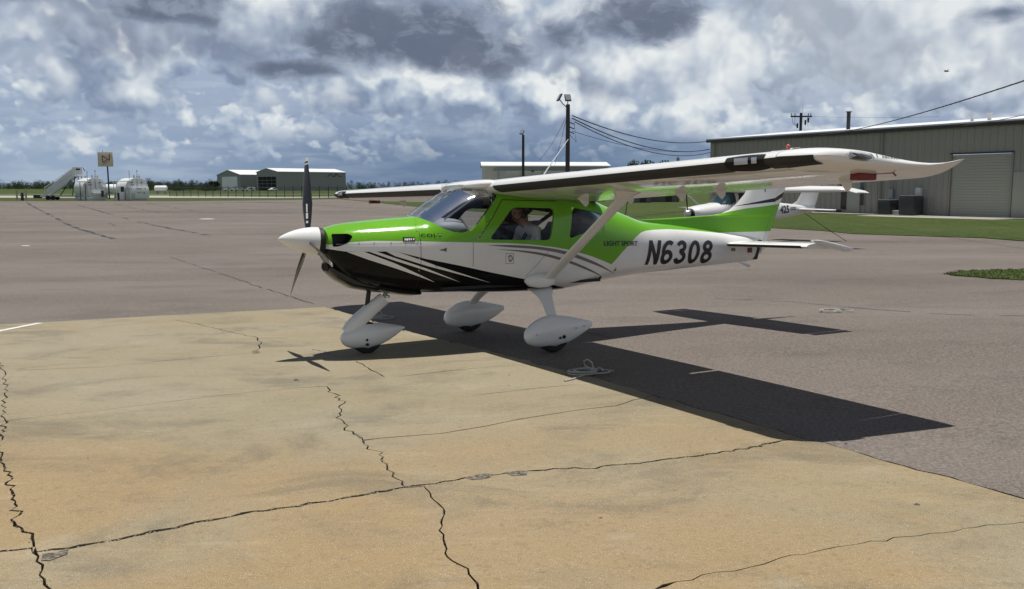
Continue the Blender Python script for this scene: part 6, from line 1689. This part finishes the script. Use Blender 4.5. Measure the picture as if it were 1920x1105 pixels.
# black fence before the hangars
FA, FBb = Vector(gxy(322, 176)[:2]), Vector(gxy(652, 152)[:2]); nbay = 22
fence = empty('chain_fence', (FA.x, FA.y, gz(FA.x, FA.y))); tag(fence, 'long black metal fence with thin bars in front of the far hangars', 'fence')
mbp = MB(); bay = (FBb - FA).length / nbay
mbp.tube([(0, 0, 1.75), (bay, 0, 1.75)], .035, 5); mbp.tube([(0, 0, .18), (bay, 0, .18)], .03, 5)
for k in range(12): mbp.tube([(bay * (k + .5) / 12, 0, .1), (bay * (k + .5) / 12, 0, 1.9)], .016, 4)
pme = mbp.mesh('bars'); pme.materials.append(MATS['dark_metal']); ptm = MB().tube([(0, 0, 0), (0, 0, 2.1)], .055, 6).mesh('fence_post'); ptm.materials.append(MATS['dark_metal'])
fa = math.atan2((FBb - FA).y, (FBb - FA).x)
for k in range(nbay + 1):
    q = FA.lerp(FBb, k / nbay); lz = gz(q.x, q.y) - gz(FA.x, FA.y)
    o = bpy.data.objects.new('fence_post', ptm); o.parent = fence; o.location = (q.x - FA.x, q.y - FA.y, lz); col.objects.link(o)
    if k < nbay:
        o = bpy.data.objects.new('fence_bars', pme); o.parent = fence; o.location = (q.x - FA.x, q.y - FA.y, lz); o.rotation_euler.z = fa; col.objects.link(o)
# parked vehicles by the hangars
def car(u, y, rz, label, c, van=False):
    nm = 'paint_%d' % u; gloss(nm, c, .35, .8); x, y_, z = gxy(u, y); o = empty('parked_car', (x, y, z), rz); tag(o, label, 'car', 'cars parked by the far hangars')
    prof = [(-2.2, .35), (-2.25, .75), (-2.1, .95), (-1.0, 1.05), (-.5, 1.55), (1.2, 1.6) , (2.0, 1.0), (2.25, .9), (2.25, .35)] if not van else [(-2.4, .35), (-2.45, .9), (-1.6, 1.1), (-1.0, 1.85), (2.3, 1.9), (2.4, 1.0), (2.4, .35)]
    MB().prism(prof, .88, lambda a, b, c_: (a, c_, b), lo=-.88).build('body', MATS[nm], o, bevel=.08)
    for s_ in (-1, 1):
        MB().prism([(-.85, 1.08), (-.42, 1.48), (1.05, 1.5), (1.6, 1.08)], s_ * .895, lambda a, b, c_: (a, c_, b), lo=s_ * .85).build('window', MATS['dark_glass'], o)
        for xx_ in (-1.4, 1.4): MB().tube([(xx_, s_ * .72, .34), (xx_, s_ * .93, .34)], .34, 14).build('wheel', MATS['tyre'], o)
car(432, 430, R(20), 'white car parked before the smaller far hangar, leftmost of four', (.7, .7, .7)); car(452, 430, R(20), 'pale grey car second from left before the far hangars', (.5, .52, .55)); car(472, 425, R(15), 'white van parked between the two far hangars', (.72, .72, .72), True); car(514, 425, R(60), 'white car parked in front of the dark hangar door', (.7, .7, .7))
# far sheds and vehicles seen under the wing, beyond the grass
siding('shed_grey', (.16, .16, .15))
for u, v, y, w_, h, lb in ((1192, 372, 115, 3.2, 1.6, 'small dark shed far off between strut and tail, left one'), (1236, 370, 118, 4.5, 2.0, 'low dark shed far off left of the white trainer'), (1165, 372, 140, 9, 1.2, 'long low grey wall far off behind the strut')):
    x, y_, z = gxy(u, y); o = empty('shed', (x, y, z)); tag(o, lb, 'shed')
    MB().box((0, 0, h / 2), (w_, 2.5, h)).build('wall', MATS['shed_grey'], o); MB().prism([(-w_ / 2 - .2, h), (w_ / 2 + .2, h), (w_ / 2 + .2, h + .12), (-w_ / 2 - .2, h + .2)], 1.5, lambda a, b, c: (a, c, b), lo=-1.5).build('roof', MATS['dark_metal'], o); MB().box((w_ * .2, -1.27, h * .4), (.8, .05, h * .8)).build('door', MATS['dark_metal'], o)

# ------------------------------------------------------------------ trees
def m_leaf(t, b):
    p = geo(t); n = t.noise(p, .35, 4, .6)
    t.l.new(t.mix(t.ss(n, .3, .7), (.020, .034, .016, 1), (.052, .075, .034, 1)), b.inputs['Base Color'])
principled('leaf', (.04, .06, .03), .85, spec=.15, fn=m_leaf)
principled('bark', (.07, .055, .042), .95)
def leafy(mb, c, rx, rz, n, s, r):
    for _ in range(n):
        while True:
            q = Vector((r.uniform(-1, 1), r.uniform(-1, 1), r.uniform(-1, 1)))
            if .25 < q.length < 1: break
        p = Vector(c) + Vector((q.x * rx, q.y * rx, q.z * rz)); a = Vector((r.gauss(0, 1), r.gauss(0, 1), r.gauss(0, 1))).normalized(); b = a.cross(Vector((r.gauss(0, 1), r.gauss(0, 1), r.gauss(0, 1)))).normalized(); k = s * r.uniform(.6, 1.4)
        i = len(mb.v); mb.v += [tuple(p + a * k), tuple(p - a * k * .5 + b * k * .9), tuple(p - a * k * .5 - b * k * .9)]; mb.f.append((i, i + 1, i + 2)); mb.mi.append(0)
def raw(mb, name, mat, parent=None):
    me = bpy.data.meshes.new(name); me.from_pydata(mb.v, [], mb.f); me.update(); return link(name, me, mat, parent)
r = random.Random(17); wood = MB()
def forest(u0, u1, n, y0, y1, hmin, hmax):
    for _ in range(n):
        u = r.uniform(u0, u1); y = r.uniform(y0, y1); x = (u - 960) / FPX * y; h = r.uniform(hmin, hmax) * (1.35 if r.random() < .10 else 1)
        z = -.1
        if r.random() < .35:      # pine: bare stem, tuft on top
            leafy(wood, (x, y, z + h * .80), h * .20, h * .20, 110, h * .026, r); leafy(wood, (x, y, z + h * .42), h * .34, h * .42, 190, h * .032, r)
        else:
            leafy(wood, (x, y, z + h * .48), h * .40, h * .46, 220, h * .030, r); leafy(wood, (x + h * .2, y, z + h * .28), h * .5, h * .28, 150, h * .034, r)
forest(-260, 420, 420, 760, 900, 6.0, 8.4)
forest(330, 412, 40, 420, 470, 3.0, 4.2)
forest(640, 1330, 300, 760, 900, 4.5, 7.5)
forest(1330, 2600, 200, 600, 800, 6, 9)
forest(225, 345, 70, 430, 520, 3.2, 4.4)
fo = raw(wood, 'distant_woods', MATS['leaf']); tag(fo, 'dark green belt of distant trees along the horizon', 'woods', kind='stuff')
def tree(u, v, y, h, rx, label, seed):
    r2 = random.Random(seed); top = at(u, v, y); x = top.x; z0 = gz(x, y); H_ = top.z - z0
    o = empty('tree', (x, y, z0)); tag(o, label, 'tree', 'trees beyond the apron')
    t = MB().tube([(0, 0, 0), (.1, 0, H_ * .4), (0, .1, H_ * .7)], [.28, .2, .1], 8)
    for k in range(6): a = k * 1.05; t.tube([(0, 0, H_ * (.4 + .04 * k)), (rx * .6 * math.cos(a), rx * .6 * math.sin(a), H_ * (.65 + .03 * k))], [.09, .03], 6)
    t.build('trunk', MATS['bark'], o, smooth=True)
    c = MB()
    for k in range(26):
        a = r2.random() * 6.28; q = rx * math.sqrt(r2.random()); leafy(c, (q * math.cos(a), q * math.sin(a), H_ * (.62 + .30 * r2.random())), rx * .34, H_ * .13, 130, .16, r2)
    raw(c, 'crown', MATS['leaf'], o)
tree(1218, 303, 150, 0, 3.2, 'dark round tree showing above the wing right of the beige hangar', 3)
tree(1243, 308, 158, 0, 2.6, 'lower dark tree just right of the rounder one above the wing', 4)
tree(402, 340, 440, 0, 2.2, 'dark tree at the left corner of the smaller far hangar', 5)
ax_, ay_, az_ = gxy(1268, 160); o = empty('radio_mast', (ax_, ay_, az_)); tag(o, 'small thin mast poking above the wing right of the tree', 'mast')
mz = at(1268, 294, 160).z - az_; MB().tube([(0, 0, 0), (0, 0, mz)], .09, 6).build('pole', MATS['dark_metal'], o); MB().box((0, 0, mz - .5), (.5, .3, .5)).build('antenna_box', MATS['grey_metal'], o)
